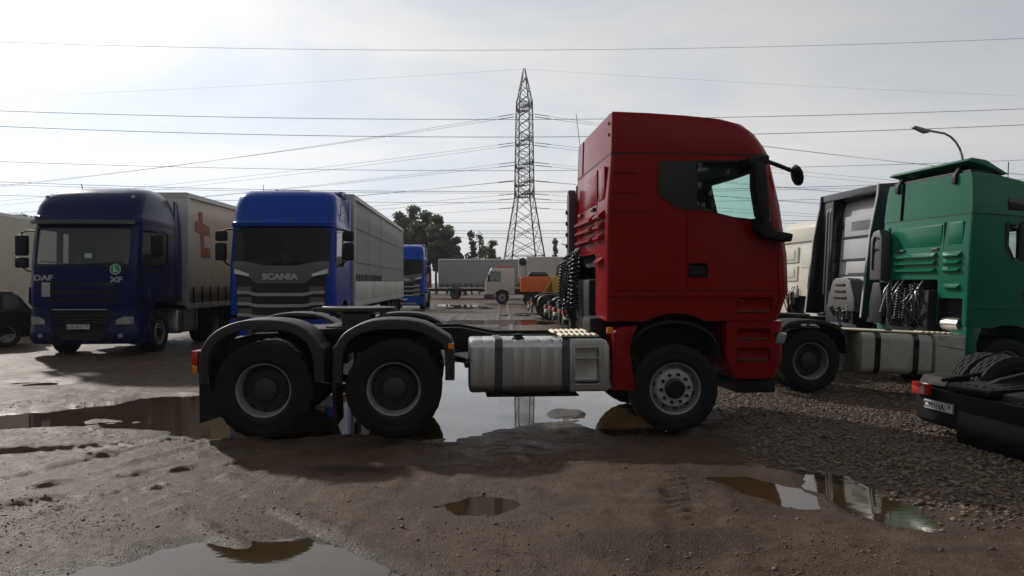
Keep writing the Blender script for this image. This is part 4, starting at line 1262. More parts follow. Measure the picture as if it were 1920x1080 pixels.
groof = Cab([(3.05, -.765, 1.22, 1.20, .26, .03), (3.25, -.76, 1.1, 1.19, .3, .03), (3.5, -.752, .8, 1.165, .34, .03), (3.65, -.748, .45, 1.14, .34, .03), (3.72, -.746, .0, 1.12, .3, .03), (3.75, -.745, -.45, 1.10, .1, .02)], .06)
m = MB(); m.b2(-1, -.70, .60, .70, 2.9, 3.9)
cab_shell(GREEN, groof, [3.05, 3.15, 3.25, 3.38, 3.5, 3.58, 3.65, 3.69, 3.72, 3.75], 'green_paint', None, [m], 'roof')
m = MB(); m.loft([gc.ring(3.036, .003), gc.ring(3.054, .003)], True); m.build('roof_gasket', 'gasket', GREEN)
man_rear(GREEN, 3.04, -.78, 'green_paint')
m = MB(); m.prism([(-.80, 3.93), (-.72, 3.99), (-.45, 3.97), (-.02, 3.76), (-.10, 3.74), (-.50, 3.88)], -1.06, 1.06, 'y', .012); sp = m.build('roof_spoiler', 'green_paint', GREEN)
m = MB(); m.b2(-.70, -.12, -1.02, 1.02, 3.74, 3.80, .01); m.build('spoiler_base', 'black_plastic', GREEN)
for y in (-.74, .80):
    m = MB(); m.prism([(-.80, 3.58), (-.72, 3.58), (-.60, 3.90), (-.68, 3.92), (-.80, 3.72)], y - .045, y + .045, 'y', .01); m.build('strut', 'black_plastic', sp)
m = MB(); m.tube([(.1, -.9, 3.70), (.1, -.9, 4.0)], .008, 6); m.build('antenna', 'black_plastic', GREEN)
# duct on the far side of the rear wall, mechanics, chassis
m = MB(); m.prism([(.84, 1.92), (1.20, 1.92), (1.22, 2.72), (1.14, 2.86), (.96, 2.90), (.86, 2.74)], -1.02, -.82, 'x', .035)
for z in (2.72, 2.5): m.tube([(-1.03, .95, z), (-1.04, 1.04, z + .04), (-1.03, 1.10, z - .06), (-1.03, 1.10, z - .38)], .018, 6, 1)
m.build('air_intake', ['duct_plastic', 'gasket'], GREEN)
m = MB(); m.prism([(.78, 1.1), (1.2, 1.1), (1.2, 1.5), (1.12, 1.88), (.9, 1.88), (.8, 1.6)], -1.0, -.80, 'x', .04); m.build('filter_housing', 'black_plastic', GREEN)
hoses(GREEN, -.98, (-.30, .72), 1.10, 1.86, 9, 11)
m = MB(); m.b2(-.95, -.55, -.45, .75, .95, 1.75, .05); m.build('engine_block', 'frame_black', GREEN)
m = MB(); m.lathe([(.0005, -.2), (.11, -.2), (.12, 0), (.11, .2), (.0005, .2)], (-.75, -.85, 1.18), 'y', 16); m.build('air_bottle', 'aluminium', GREEN)
simple_chassis(GREEN, xr=-4.3, xa=-3.5, top=1.0, fend='black_plastic')
tank(GREEN, -2.62, -1.36, -1.20, -.52, .32, .99, 'white_panel', [(-2.40, -2.30), (-1.72, -1.62)], (-2.05, -1.0), .12, strapmat='gloss_black')
m = MB(); m.b2(-1.32, -.70, -1.21, -.6, .30, 1.0, .015); pn = m.build('battery_box', 'white_panel', GREEN)
m = MB(); m.prism([(-1.26, .86), (-.80, .80), (-.80, .77), (-1.26, .825)], -1.222, -1.205, 'y', .004, seg=1); m.build('pressing', 'white_panel', pn)
m = MB()
for x in (-1.24, -1.0, -.76): m.lathe([(.012, -.012), (.0005, -.014)], (x, -1.21, .94), 'y', 8)
m.build('rivets', 'dark_steel', pn)
m = MB(); m.b2(-3.0, -.72, -1.10, -.46, 1.005, 1.025, .004); m.build('deck_plate', 'tread_plate', GREEN)
m = MB()
for k in range(6): m.b2(-1.52 + .10 * k, -1.46 + .10 * k, -1.12, -.9, 1.026, 1.045, .006)
m.build('tread_strip', 'tread_plate', GREEN)
m = MB(); m.prism([(.62, .40), (1.36, .40), (1.44, .7), (1.44, 1.146), (.62, 1.146)], -1.22, 1.22, 'y', .05); m.build('bumper', 'green_paint', GREEN)
for s in (-1, 1):
    m = MB(); m.prism([(-.80, .42), (-.56, .42), (-.60, .9), (-.52, 1.146), (-.80, 1.146)], s * .84, s * 1.22, 'y', .02); m.build('fender_rear', 'green_paint', GREEN)
put_text('TGA', .09, GREEN, (.42, -1.226, 1.93), 'right', 'letter_silver', .003, .001, 1.5, 'badge')

# silver tractor ------------------------------------------------------------
h5 = (cos(R(5)), sin(R(5)))
def corner_to_origin(cx, cy, lx, ly, yaw):
    c, s = cos(yaw), sin(yaw)
    return (cx - (lx * c - ly * s), cy - (lx * s + ly * c))
ox, oy = corner_to_origin(7.25, 15.9, -1.12, -1.22, R(5))
SILV = thing('tractor_truck', 'silver tractor unit with tall black side deflectors beside the green one', 'truck', (ox, oy, gz(ox, oy)), R(5), None, R(3.0))
generic_cab(SILV, 'silver_paint', 3.80, beads=False)
DEF = [(-.66, 1.15), (-1.27, 1.15), (-1.24, 2.0), (-1.16, 2.9), (-1.04, 3.66), (-1.02, 3.92), (-.45, 3.92), (-.40, 3.2), (-.66, 2.4)]
for s, mt in ((-1, 'slate_paint'), (1, 'gloss_black')):
    m = MB(); m.prism(DEF, min(s * 1.20, s * 1.245), max(s * 1.20, s * 1.245), 'y', .012); d_ = m.build('side_deflector', mt, SILV)
    m = MB(); m.prism([(-1.285, 1.15), (-1.262, 1.15), (-1.15, 2.9), (-1.03, 3.66), (-1.02, 3.92), (-1.045, 3.92), (-1.055, 3.66), (-1.175, 2.9)], min(s * 1.195, s * 1.25), max(s * 1.195, s * 1.25), 'y', .004, seg=1); m.build('edge_trim', 'silver_paint', d_)
m = MB(); m.prism([(-1.02, 3.76), (-1.02, 3.92), (-.60, 3.98), (.1, 3.92), (.1, 3.82), (-.7, 3.80)], -1.195, 1.195, 'y', .012); m.build('roof_deflector', 'gloss_black', SILV)
m = MB(); m.b2(-1.0, -.66, .66, 1.19, 1.1, 3.76, .04); m.build('deflector_lining', 'gloss_black', SILV)
m = MB(); m.prism([(-1.02, 1.2), (-1.02, 3.5), (-1.0, 3.62), (-.8, 3.62), (-.8, 1.2)], .74, .82, 'y', .03); m.prism([(-1.03, 1.6), (-1.03, 3.5), (-1.0, 3.6), (-.8, 3.6), (-.8, 1.6)], .86, .93, 'y', .03); m.build('air_intake', 'duct_plastic', SILV)
def bead(y0, y1, z0, z1, t=.028):
    m = MB(); m.b2(-.82, -.70, y0, y1, z0, z1, .012); m.build('rear_panel', 'silver_paint', SILV)
bead(-1.02, .46, 2.92, 3.38); bead(-.86, .16, 3.02, 3.26, .04); bead(-1.05, .46, 2.42, 2.86); bead(-.95, .30, 2.10, 2.36); bead(-1.05, .50, 1.70, 2.02)
m = MB()
for z in (2.89, 2.39, 2.06): m.b2(-.812, -.74, -1.12, .56, z - .012, z + .012, .004)
m.build('rear_rib', 'gasket', SILV)
m = MB(); m.tube([(-.86, -.98, 3.6), (-.88, -.98, 2.9), (-.88, -.99, 2.2), (-.9, -1.0, 1.3)], .016, 6); m.build('drain_hose', 'hose_black', SILV)
for z in (2.62, 2.16): 
    m = MB(); m.b2(-.90, -.80, -1.02, -.90, z, z + .10, .03); m.build('clamp', 'gloss_black', SILV)
m = MB(); m.b2(-.84, -.80, .52, .60, 3.1, 3.26, .01); m.build('clamp', 'gloss_black', SILV)
m = MB(); m.prism([(-.72, 1.25), (-.70, 1.52), (-.50, 1.92), (-.36, 1.98), (.12, 1.98), (.26, 1.9), (.42, 1.5), (.44, 1.25)], -1.15, -.82, 'x', .05); m.build('engine_cover', 'duct_plastic', SILV)
for k in range(3):
    m = MB(); m.b2(-1.175, -1.14, -.38 + .03 * k, .14 - .03 * k, 1.52 + .14 * k, 1.57 + .14 * k, .015); m.build('cover_rib', 'black_plastic', SILV)
hoses(SILV, -1.12, (-.5, .3), 1.05, 1.42, 5, 21)
m = MB(); m.b2(-1.1, -.6, -.6, .6, .9, 1.4, .05); m.build('engine_block', 'frame_black', SILV)
simple_chassis(SILV, xr=-4.4, xa=-3.6, fend='black_plastic')
tank(SILV, -2.7, -1.3, -1.18, -.5, .38, 1.0, 'aluminium', [(-2.4, -2.32), (-1.7, -1.62)])

# cream tractor and the line behind it --------------------------------------
ox, oy = corner_to_origin(7.75, 19.7, -.78, -1.22, R(5))
CREAM = thing('tractor_truck', 'cream white sleeper cab tractor parked past the silver one', 'truck', (ox, oy, gz(ox, oy)), R(5), 'tractor units parked in a line', R(2))
generic_cab(CREAM, 'cream_paint', 3.55, beads=False)
for (y0, y1, z0, z1) in ((-1.0, .95, 3.0, 3.36), (-1.05, -.2, 1.55, 2.86), (-.05, 1.0, 2.45, 2.86), (-.05, 1.0, 1.95, 2.36), (-.05, 1.0, 1.5, 1.85)):
    m = MB(); m.b2(-.812, -.74, y0, y1, z0, z1, .012); m.build('rear_panel', 'cream_paint', CREAM)
for (y0, y1, z0, z1) in ((-.9, -.3, 2.3, 2.7), (.1, .85, 2.52, 2.8), (.1, .85, 2.05, 2.28)):
    m = MB(); m.b2(-.83, -.78, y0, y1, z0, z1, .01); m.build('rear_panel', 'cream_paint', CREAM)
simple_chassis(CREAM, xr=-4.4, xa=-3.6, fend='black_plastic')
tank(CREAM, -2.7, -1.3, -1.18, -.5, .38, 1.0, 'aluminium', [(-2.4, -2.32), (-1.7, -1.62)])
ROW = [(6.35, 26.3, 'white tractor tail with bare chassis, first in the row behind the red cab', 'white_paint'), (6.15, 29.1, 'tractor tail with amber lamp, second in the row behind the red cab', 'slate_paint'),
       (5.95, 32.0, 'dusty tractor tail, third in the row behind the red cab', 'white_paint'), (5.35, 36.6, 'tractor with large exposed drive wheel at far end of the row', 'silver_paint')]
for k, (x, y, lab, pt) in enumerate(ROW):
    T = thing('tractor_truck', lab, 'truck', (x, y, gz(x, y)), R(4), 'tractor units parked in a line', R(1.0))
    generic_cab(T, pt, 3.5)
    simple_chassis(T, xr=-4.5, xa=-3.65, fend='grey_plastic' if k < 3 else 'black_plastic')
    tank(T, -2.7, -1.3, -1.18, -.5, .38, 1.0, 'aluminium', [(-2.4, -2.32), (-1.7, -1.62)])
    m = MB(); m.b2(-4.62, -4.5, -.3, .3, .5, .62, .01); m.build('coupling_beam', 'white_panel', T)

# black chassis tail at the right edge --------------------------------------
yw = R(5.5)
ra = Vector((5.84, 8.24)); hd = Vector((cos(yw), sin(yw)))
og = ra + hd * 3.6
TAIL = thing('tractor_truck', 'black chassis tail with licence plate and bare twin tyres on gravel', 'truck', (og.x, og.y, gz(5.84, 8.24) - .02), yw, None, R(1.0))
TAIL.location.z -= 3.6 * sin(R(1.0))
generic_cab(TAIL, 'slate_paint', 3.6)
axle_pair(TAIL, 0, .50, False, track=1.05)
axle_pair(TAIL, -3.6, .50, True)
rails(TAIL, [(-4.40, .60), (-4.0, .76), (-3.2, .94), (1.0, .94)], .39, .22, .08)
tank(TAIL, -2.7, -1.3, -1.18, -.5, .38, .98, 'aluminium', [(-2.4, -2.32), (-1.7, -1.62)])
for x in (-2.4, -1.2):
    m = MB(); m.b2(x - .06, x + .06, -.36, .36, .76, .92, .01); m.build('cross_member', 'tail_black', TAIL)
DK = [(-4.47, .66), (-4.44, .685), (-3.9, .72), (-3.3, .74), (-2.9, .74), (-2.9, .71), (-3.3, .71), (-3.9, .69), (-4.46, .60)]
m = MB(); m.prism(DK, -.06, .62, 'y', .008, seg=1); dk = m.build('deck_plate', 'tail_black', TAIL)
for k in range(4):
    m = MB(); y = .04 + .15 * k
    m.tube([(-4.15 + .03 * k, y, .705), (-3.9, y, .727), (-3.5, y + .01, .742), (-3.1, y + .02, .748)], .012, 6); m.build('deck_rib', 'black_plastic', dk)
for k in range(5):
    m = MB(); m.lathe([(.018, 0), (.018, .012), (.0005, .014)], (-4.36, .02 + .13 * k, .690), 'z', 8); m.build('deck_bolt', 'gasket', dk)
m = MB(); m.tube([(-4.46, .70, .70), (-4.1, .70, .76), (-3.7, .70, .82), (-3.2, .70, .85), (-2.8, .70, .85)], .022, 8); m.build('deck_lip', 'tail_black', TAIL)
m = MB(); m.prism([(-4.42, .62), (-4.36, .72), (-4.12, .74), (-4.08, .70), (-4.38, .58)], .72, 1.2, 'y', .012); m.build('mudguard', 'tail_black', TAIL)
m = MB(); m.prism([(-4.42, .50), (-4.36, .66), (-3.9, .72), (-3.0, .80), (-3.0, .70), (-4.2, .30), (-4.40, .30)], -1.22, -.10, 'y', .03); m.build('mudguard', 'tail_black', TAIL)
m = MB(); m.prism([(-4.47, .22), (-4.40, .16), (-4.30, .18), (-4.30, .59), (-4.47, .59)], -1.2, 1.16, 'y', .015); m.build('rear_bumper', 'tail_black', TAIL)
m = MB(); m.loft([[(-4.47 - .10 * sin(pi * (k / 7)) * w_, -1.15 + 1.55 * q, .04 + .36 * k / 7) for k in range(8)] + [(-4.32, -1.15 + 1.55 * q, .40), (-4.32, -1.15 + 1.55 * q, .04)] for q, w_ in ((0, .4), (.2, .9), (.5, 1), (.8, .9), (1, .3))], True)
m.build('spare_cover', 'tail_black', TAIL)
m = MB(); m.b2(-4.54, -4.475, .86, 1.16, .50, .64, .02); t = m.build('tail_lamp', 'lamp_red', TAIL)
m = MB(); m.b2(-4.545, -4.48, .90, .97, .505, .635, .008); m.build('reversing_lens', 'lamp_clear', t)
plate(TAIL, ('C991HA', '19'), (-4.482, .735, .40), 'rear')
# ------------------------------------------------------------------ trailers
def trailer(label, loc, rz, length, tarp, name='curtain_trailer', curtain=True, buckles=True, board=None, rear_only=False, roofc='sideboard', zf=1.16, zt=4.0, seams=0, cat='trailer', legs=True, group=None):
    """front at x = 0, runs back to x = -length"""
    T = thing(name, label, cat, loc, rz, group)
    W = 1.275
    if curtain:
        for s in (-1, 1):
            nxp = int(length * 10); v = []; f = []; nz = 6
            for i in range(nxp + 1):
                x = -.08 - (length - .16) * i / nxp
                for j in range(nz + 1):
                    t = j / nz; z = zf + .02 + (zt - .17 - zf) * t
                    wob = .005 * sin(x * 5.3 + s) * sin(pi * t) + .008 * sin(x * 13.1) * (1 - t) + .010 * fbm(np.array([x * 1.3 + 40]), np.array([t * 2.0 + s]), 2)[0]
                    v.append((x, s * (W - .03 + wob), z))
            n_ = nz + 1
            for i in range(nxp):
                for j in range(nz):
                    a = i * n_ + j
                    q = (a, a + 1, a + n_ + 1, a + n_)
                    f.append(q if s < 0 else q[::-1])
            m = MB(); m.add(v, f); c = m.build('curtain', tarp, T, 60)
            c.data.materials.append(MATS[tarp])
            sol = c.modifiers.new('thickness', 'SOLIDIFY'); sol.thickness = .006
            if buckles:
                for k in range(int(length / .6)):
                    x = -.35 - .6 * k
                    m = MB(); m.b2(x - .03, x + .03, s * W - .006, s * W + .016, zf - .06, zf + .42, .004); m.build('strap', 'rubber', T)
            for k in range(seams):
                z = zf + (zt - zf) * (k + 1.15) / (seams + 1.1)
                m = MB(); m.b2(-length + .1, -.1, s * (W + .012) - .006, s * (W + .012) + .006, z - .012, z + .012); m.build('weld_seam', 'weld_line', T)
            if seams:
                for x in (-length * .2, -length * .42):
                    m = MB(); m.b2(x - .014, x + .014, s * (W + .012) - .006, s * (W + .012) + .006, zf + .5, zt - .2); m.build('weld_seam', 'weld_line', T)
            if board:
                nb = 4
                for k in range(nb):
                    a = -.1 - (length - .2) * k / nb; b = -.1 - (length - .2) * (k + 1) / nb + .05
                    m = MB(); m.b2(min(a, b), max(a, b), s * (W + .002) - .012, s * (W + .002) + .020, zf, zf + board, .008); m.build('drop_side', 'sideboard', T)
    else:
        for s in (-1, 1):
            npn = int(length / 1.3)
            for k in range(npn):
                a = -.08 - (length - .16) * k / npn; b = -.08 - (length - .16) * (k + 1) / npn
                m = MB(); m.b2(b + .006, a - .006, s * W - .03, s * W, zf, zt - .12, .006, seg=1); m.build('wall_panel', tarp, T)
    m = MB(); m.b2(-.08, 0, -W + .004, W - .004, zf - .06, zt - .14, .02); m.build('front_wall', tarp if not curtain else 'sideboard', T)
    m = MB(); m.b2(-length, -length + .06, -W + .004, W - .004, zf - .02, zt - .14, .01); rd = m.build('rear_doors', 'sideboard' if curtain else tarp, T)
    for y in (-.8, -.3, .3, .8):
        m = MB(); m.tube([(-length - .03, y, zf + .1), (-length - .03, y, zt - .25)], .018, 6); m.build('lock_rod', 'galvanised', rd)
    m = MB(); m.prism([(-W - .012, zt - .14), (W + .012, zt - .14), (W + .012, zt - .02), (W - .04, zt), (-W + .04, zt), (-W - .012, zt - .02)], -length, .0, 'x', .008, seg=1); m.build('roof', roofc, T)
    for s in (-1, 1):
        m = MB(); m.b2(-length, 0, s * W - .03, s * W + .006, zf - .16, zf - .002, .008); m.build('side_rail', 'sideboard', T)
        m = MB(); m.b2(-.09, .012, s * W - .09, s * W + .014, zf - .1, zt - .1, .02); m.build('corner_post', 'sideboard', T)
        m = MB(); m.b2(-length + .3, -.6, s * .45 - .06, s * .45 + .06, zf - .42, zf - .06, .01); m.build('frame_beam', 'frame_black', T)
        m = MB(); m.b2(-length + 4.6, -4.0, s * 1.2 - .015, s * 1.2 + .015, .62, .74, .004); m.build('side_guard', 'galvanised', T)
        m = MB(); m.b2(-length + .02, -length + .10, min(s * .7, s * 1.2), max(s * .7, s * 1.2), .8, .95, .01); m.build('tail_lamp', 'lamp_red', T)
        if legs:
            m = MB(); m.b2(-2.75, -2.60, s * .95 - .06, s * .95 + .06, .35, zf - .05, .01); m.b2(-2.85, -2.5, s * .95 - .13, s * .95 + .13, .30, .345, .01); m.build('landing_leg', 'frame_black', T)
        for k in range(3):
            x = -length + 1.9 + 1.31 * k
            wheel(T, x, s * 1.02, .50, .36, 'drive', ('rim_grey', 'rim_grey', 'gasket'))
        m = MB(); m.b2(-length + 1.2, -length + 1.22, min(s * .8, s * 1.25), max(s * .8, s * 1.25), .25, .95, .004); m.build('mud_flap', 'rubber', T)
    return T

# ------------------------------------------------------------------ dark blue tractor facing us
DAF = thing('tractor_truck', 'dark navy blue tractor with beige trailer, facing out beside the brown car', 'truck', (-9.80, 18.90, 0), R(-89.3))
dc = Cab([(1.12, -.80, 1.40, 1.235, .22, .05), (1.5, -.80, 1.43, 1.235, .24, .05), (2.1, -.80, 1.41, 1.235, .26, .05), (2.95, -.80, 1.30, 1.225, .26, .05), (3.05, -.80, 1.28, 1.22, .26, .05)], .13)
wd = [(.16, 2.92), (.92, 2.92), (1.08, 2.08), (.16, 2.08)]
wd2 = [(-.35, 2.90), (.0, 2.90), (.0, 2.15), (-.35, 2.15)]
ws = MB(); ws.b2(.95, 1.9, -1.06, 1.06, 2.12, 2.94, .06)
ar = side_cut([(-.60, .2)] + [(.60 * cos(R(180 - 15 * k)), .80 + .46 * sin(R(180 - 15 * k))) for k in range(13)] + [(.60, .2)])
gr = MB()
for yy in (-1.235, 1.235):
    gr.b2(.06, .07, yy - .03, yy + .03, 1.3, 2.98); gr.b2(1.13, 1.14, yy - .06, yy + .06, 1.3, 2.1)
cab_shell(DAF, dc, [1.12, 1.3, 1.5, 1.8, 2.1, 2.3, 2.6, 2.95, 3.05], 'daf_blue', (1.4, 3.0, .07), [side_cut(wd), side_cut(wd2), ws, ar, gr])
dr = Cab([(3.060, -.80, 1.40, 1.235, .30, .06), (3.220, -.80, 1.36, 1.235, .32, .06), (3.250, -.78, 1.30, 1.225, .34, .06), (3.474, -.77, 1.24, 1.20, .38, .08), (3.642, -.75, 1.12, 1.165, .42, .12), (3.776, -.72, .96, 1.11, .44, .16), (3.866, -.66, .76, 1.04, .42, .2), (3.933, -.56, .5, .95, .40, .2), (3.967, -.44, .2, .85, .3, .2)], .12)
dr.body([3.060, 3.140, 3.220, 3.240, 3.250, 3.362, 3.474, 3.564, 3.642, 3.709, 3.776, 3.821, 3.866, 3.900, 3.933, 3.950, 3.967]).build('roof', 'daf_blue', DAF)
dc.front(2.10, 2.96, 1.08, -.02, .006, 6).build('windscreen', 'glass_clear', DAF)
dr.front(3.03, 3.12, 1.16, .10, .10, 2).build('sun_visor', 'gloss_black', DAF)
dc.front(1.16, 2.06, 1.06, .014, .03, 5).build('front_panel', 'daf_blue', DAF)
dc.front(2.055, 2.105, 1.10, .018, .02, 1).build('scuttle', 'gasket', DAF)
for s in (-1, 1):
    for w_ in (wd, wd2):
        m = MB(); m.prism(w_, s * 1.208, s * 1.202, 'y'); m.build('door_window', 'glass_clear', DAF)
    seat(DAF, .3, s * .62, 1.72)
    m = MB(); m.b2(.90, 1.04, min(s * 1.42, s * 1.70), max(s * 1.42, s * 1.70), 2.32, 2.80, .05, seg=3); mi = m.build('mirror', 'black_plastic', DAF, 50)
    m = MB(); m.b2(.90, 1.04, min(s * 1.42, s * 1.70), max(s * 1.42, s * 1.70), 2.04, 2.28, .05, seg=3); m.build('wide_mirror', 'black_plastic', mi, 50)
    m = MB(); m.tube([(1.02, s * 1.18, 2.88), (1.0, s * 1.4, 2.90), (.97, s * 1.56, 2.86), (.97, s * 1.57, 2.78)], .018, 8); m.build('mirror_arm', 'black_plastic', mi, 50)
    m = MB(); m.tube([(1.06, s * 1.2, 1.92), (1.0, s * 1.44, 1.98), (.97, s * 1.55, 2.06)], .018, 8); m.build('mirror_arm', 'black_plastic', mi, 50)
    m = MB(); m.tube([(1.44, s * .10, 2.10), (1.47, s * .45, 2.14), (1.43, s * .85, 2.18)], .010, 6); m.build('wiper', 'gasket', DAF)
    m = MB(); m.lathe([(.0005, .05), (.04, .04), (.045, 0)], (dr.xfront(.98, 3.68) - .01, s * .98, 3.68), 'x', 12); m.build('roof_lamp', 'lamp_clear', DAF)
    m = MB(); m.prism([(-.80, 1.2), (-1.22, 1.2), (-1.20, 2.6), (-1.10, 3.3), (-.95, 3.72), (-.75, 3.76), (-.75, 1.2)], min(s * 1.19, s * 1.225), max(s * 1.19, s * 1.225), 'y', .01); m.build('side_deflector', 'daf_blue', DAF)
    m = MB(); m.prism([(.62, 1.20), (1.22, 1.24), (1.22, 1.60), (.62, 1.56)], min(s * 1.225, s * 1.262), max(s * 1.225, s * 1.262), 'y', .02)
    m.build('door_extension', 'daf_blue', DAF)
m = MB(); m.prism([(.70, 1.4), (1.26, 1.4), (1.26, 2.04), (.95, 2.06), (.70, 1.9)], -1.12, 1.12, 'y', .04); m.build('dashboard', 'interior', DAF)
m = MB(); m.b2(-.72, -.1, -1.12, 1.12, 1.75, 2.2, .06); m.build('bunk', 'seat_cloth', DAF)
m = MB(); m.b2(.85, 1.10, -1.02, -.55, 2.10, 2.13, .01); m.build('papers', 'paper', DAF)
m = MB(); m.b2(1.30, 1.305, .06, .22, 2.26, 2.36); m.build('windscreen_sticker', 'paper', DAF)
lb = Cab([(.30, .50, 1.36, 1.25, .25, .04), (.42, .50, 1.44, 1.27, .27, .04), (.60, .50, 1.45, 1.27, .27, .04), (.64, .50, 1.43, 1.26, .27, .04), (1.11, .50, 1.42, 1.25, .26, .04)], .15)
c1 = MB(); c1.prism([(-.62, .74), (.62, .74), (.68, 1.06), (-.68, 1.06)], 1.33, 1.8, 'x'); c2 = MB(); c2.prism([(-.50, .40), (.50, .40), (.66, .70), (-.66, .70)], 1.36, 1.8, 'x')
cab_shell(DAF, lb, [.30, .36, .42, .52, .60, .64, .8, .95, 1.11], 'daf_blue', None, [c1, c2, side_cut([(-.3, .1)] + [(.60 * cos(R(90 - 10 * k)), .5 + .70 * sin(R(90 - 10 * k))) for k in range(10)] + [(.6, .1)])], 'bumper')
for z in (.78, .86, .94, 1.02, .46, .54, .62):
    m = MB(); w_ = .58 if z > .7 else .48
    m.b2(1.30, 1.36, -w_, w_, z - .012, z + .012, .006); m.build('grille_slat', 'gloss_black', DAF)
m = MB(); m.b2(1.40, 1.432, -.62, .62, 1.075, 1.095, .006); m.build('chrome_strip', 'silver_trim', DAF)
for z in (1.30, 1.48, 1.66):
    dc.front(z - .035, z + .035, .78, .020, .03, 1).build('grille_slat', 'gloss_black', DAF)
for s in (-1, 1):
    lb.front(.75, lambda y: .925 - .08 * max(0, (.96 - abs(y)) / .16), -.80 if s < 0 else 1.16, .010, .03, 3, -1.16 if s < 0 else .80).build('headlamp', 'lamp_clear', DAF)
    m = MB(); m.lathe([(.0005, .06), (.05, .055), (.06, .02), (.06, 0)], (1.34, s * .90, .49), 'x', 14); m.build('fog_lamp', 'lamp_clear', DAF)
put_text('DAF', .17, DAF, (1.40, -.82, 1.80), 'front', 'letter_silver', .008, .006, 1.35)
put_text('XF', .17, DAF, (1.40, .82, 1.76), 'front', 'letter_silver', .008, .006, 1.35)
m = MB(); m.lathe([(.0005, .010), (.115, .010), (.125, .006), (.125, 0)], (1.39, .80, 2.0), 'x', 28); sg = m.build('round_sign', 'sign_green', DAF)
m = MB(); m.lathe([(.108, .012), (.122, .012), (.122, .008)], (1.39, .80, 2.0), 'x', 28); m.build('sign_ring', 'sign_pale', sg)
put_text('L', .17, sg, (1.403, .80, 2.0), 'front', 'sign_pale', .002, .008, 1.1)
dc.front(1.38, 1.70, -.66, .030, .02, 2, -.86).build('sticker', 'silver_trim', DAF)
plate(DAF, ('K521KO', '178'), (1.475, .0, .70), 'front')
simple_chassis(DAF, xr=-4.4, xa=-3.6)
tank(DAF, -2.4, -1.1, 1.18, .5, .38, 1.0, 'aluminium', [(-2.2, -2.12), (-1.4, -1.32)])
tank(DAF, -2.4, -1.1, -1.18, -.5, .38, 1.0, 'aluminium', [(-2.2, -2.12), (-1.4, -1.32)])
m = MB(); m.tube([(.35, -.5, 3.93), (.35, -.53, 4.06)], .012, 6); m.build('antenna', 'black_plastic', DAF)

T1 = trailer('beige curtain trailer with orange letter logo behind the navy tractor', (-9.76, 20.25, 0), R(-89.3), 13.6, 'tarp_beige', zt=4.06)
LG = [(.21, 0), (.42, 0), (.45, .23), (.9, .29), (.95, .5), (.55, .5), (.55, .76), (.95, .78), (.98, 1.0), (.36, .98), (.28, .46), (.0, .42), (.0, .22), (.22, .22)]
m = MB(); m.prism([(-.55 - 1.05 * a, 3.62 - 1.25 * b) for a, b in LG], 1.257, 1.262, 'y'); m.build('logo', 'logo_orange', T1)

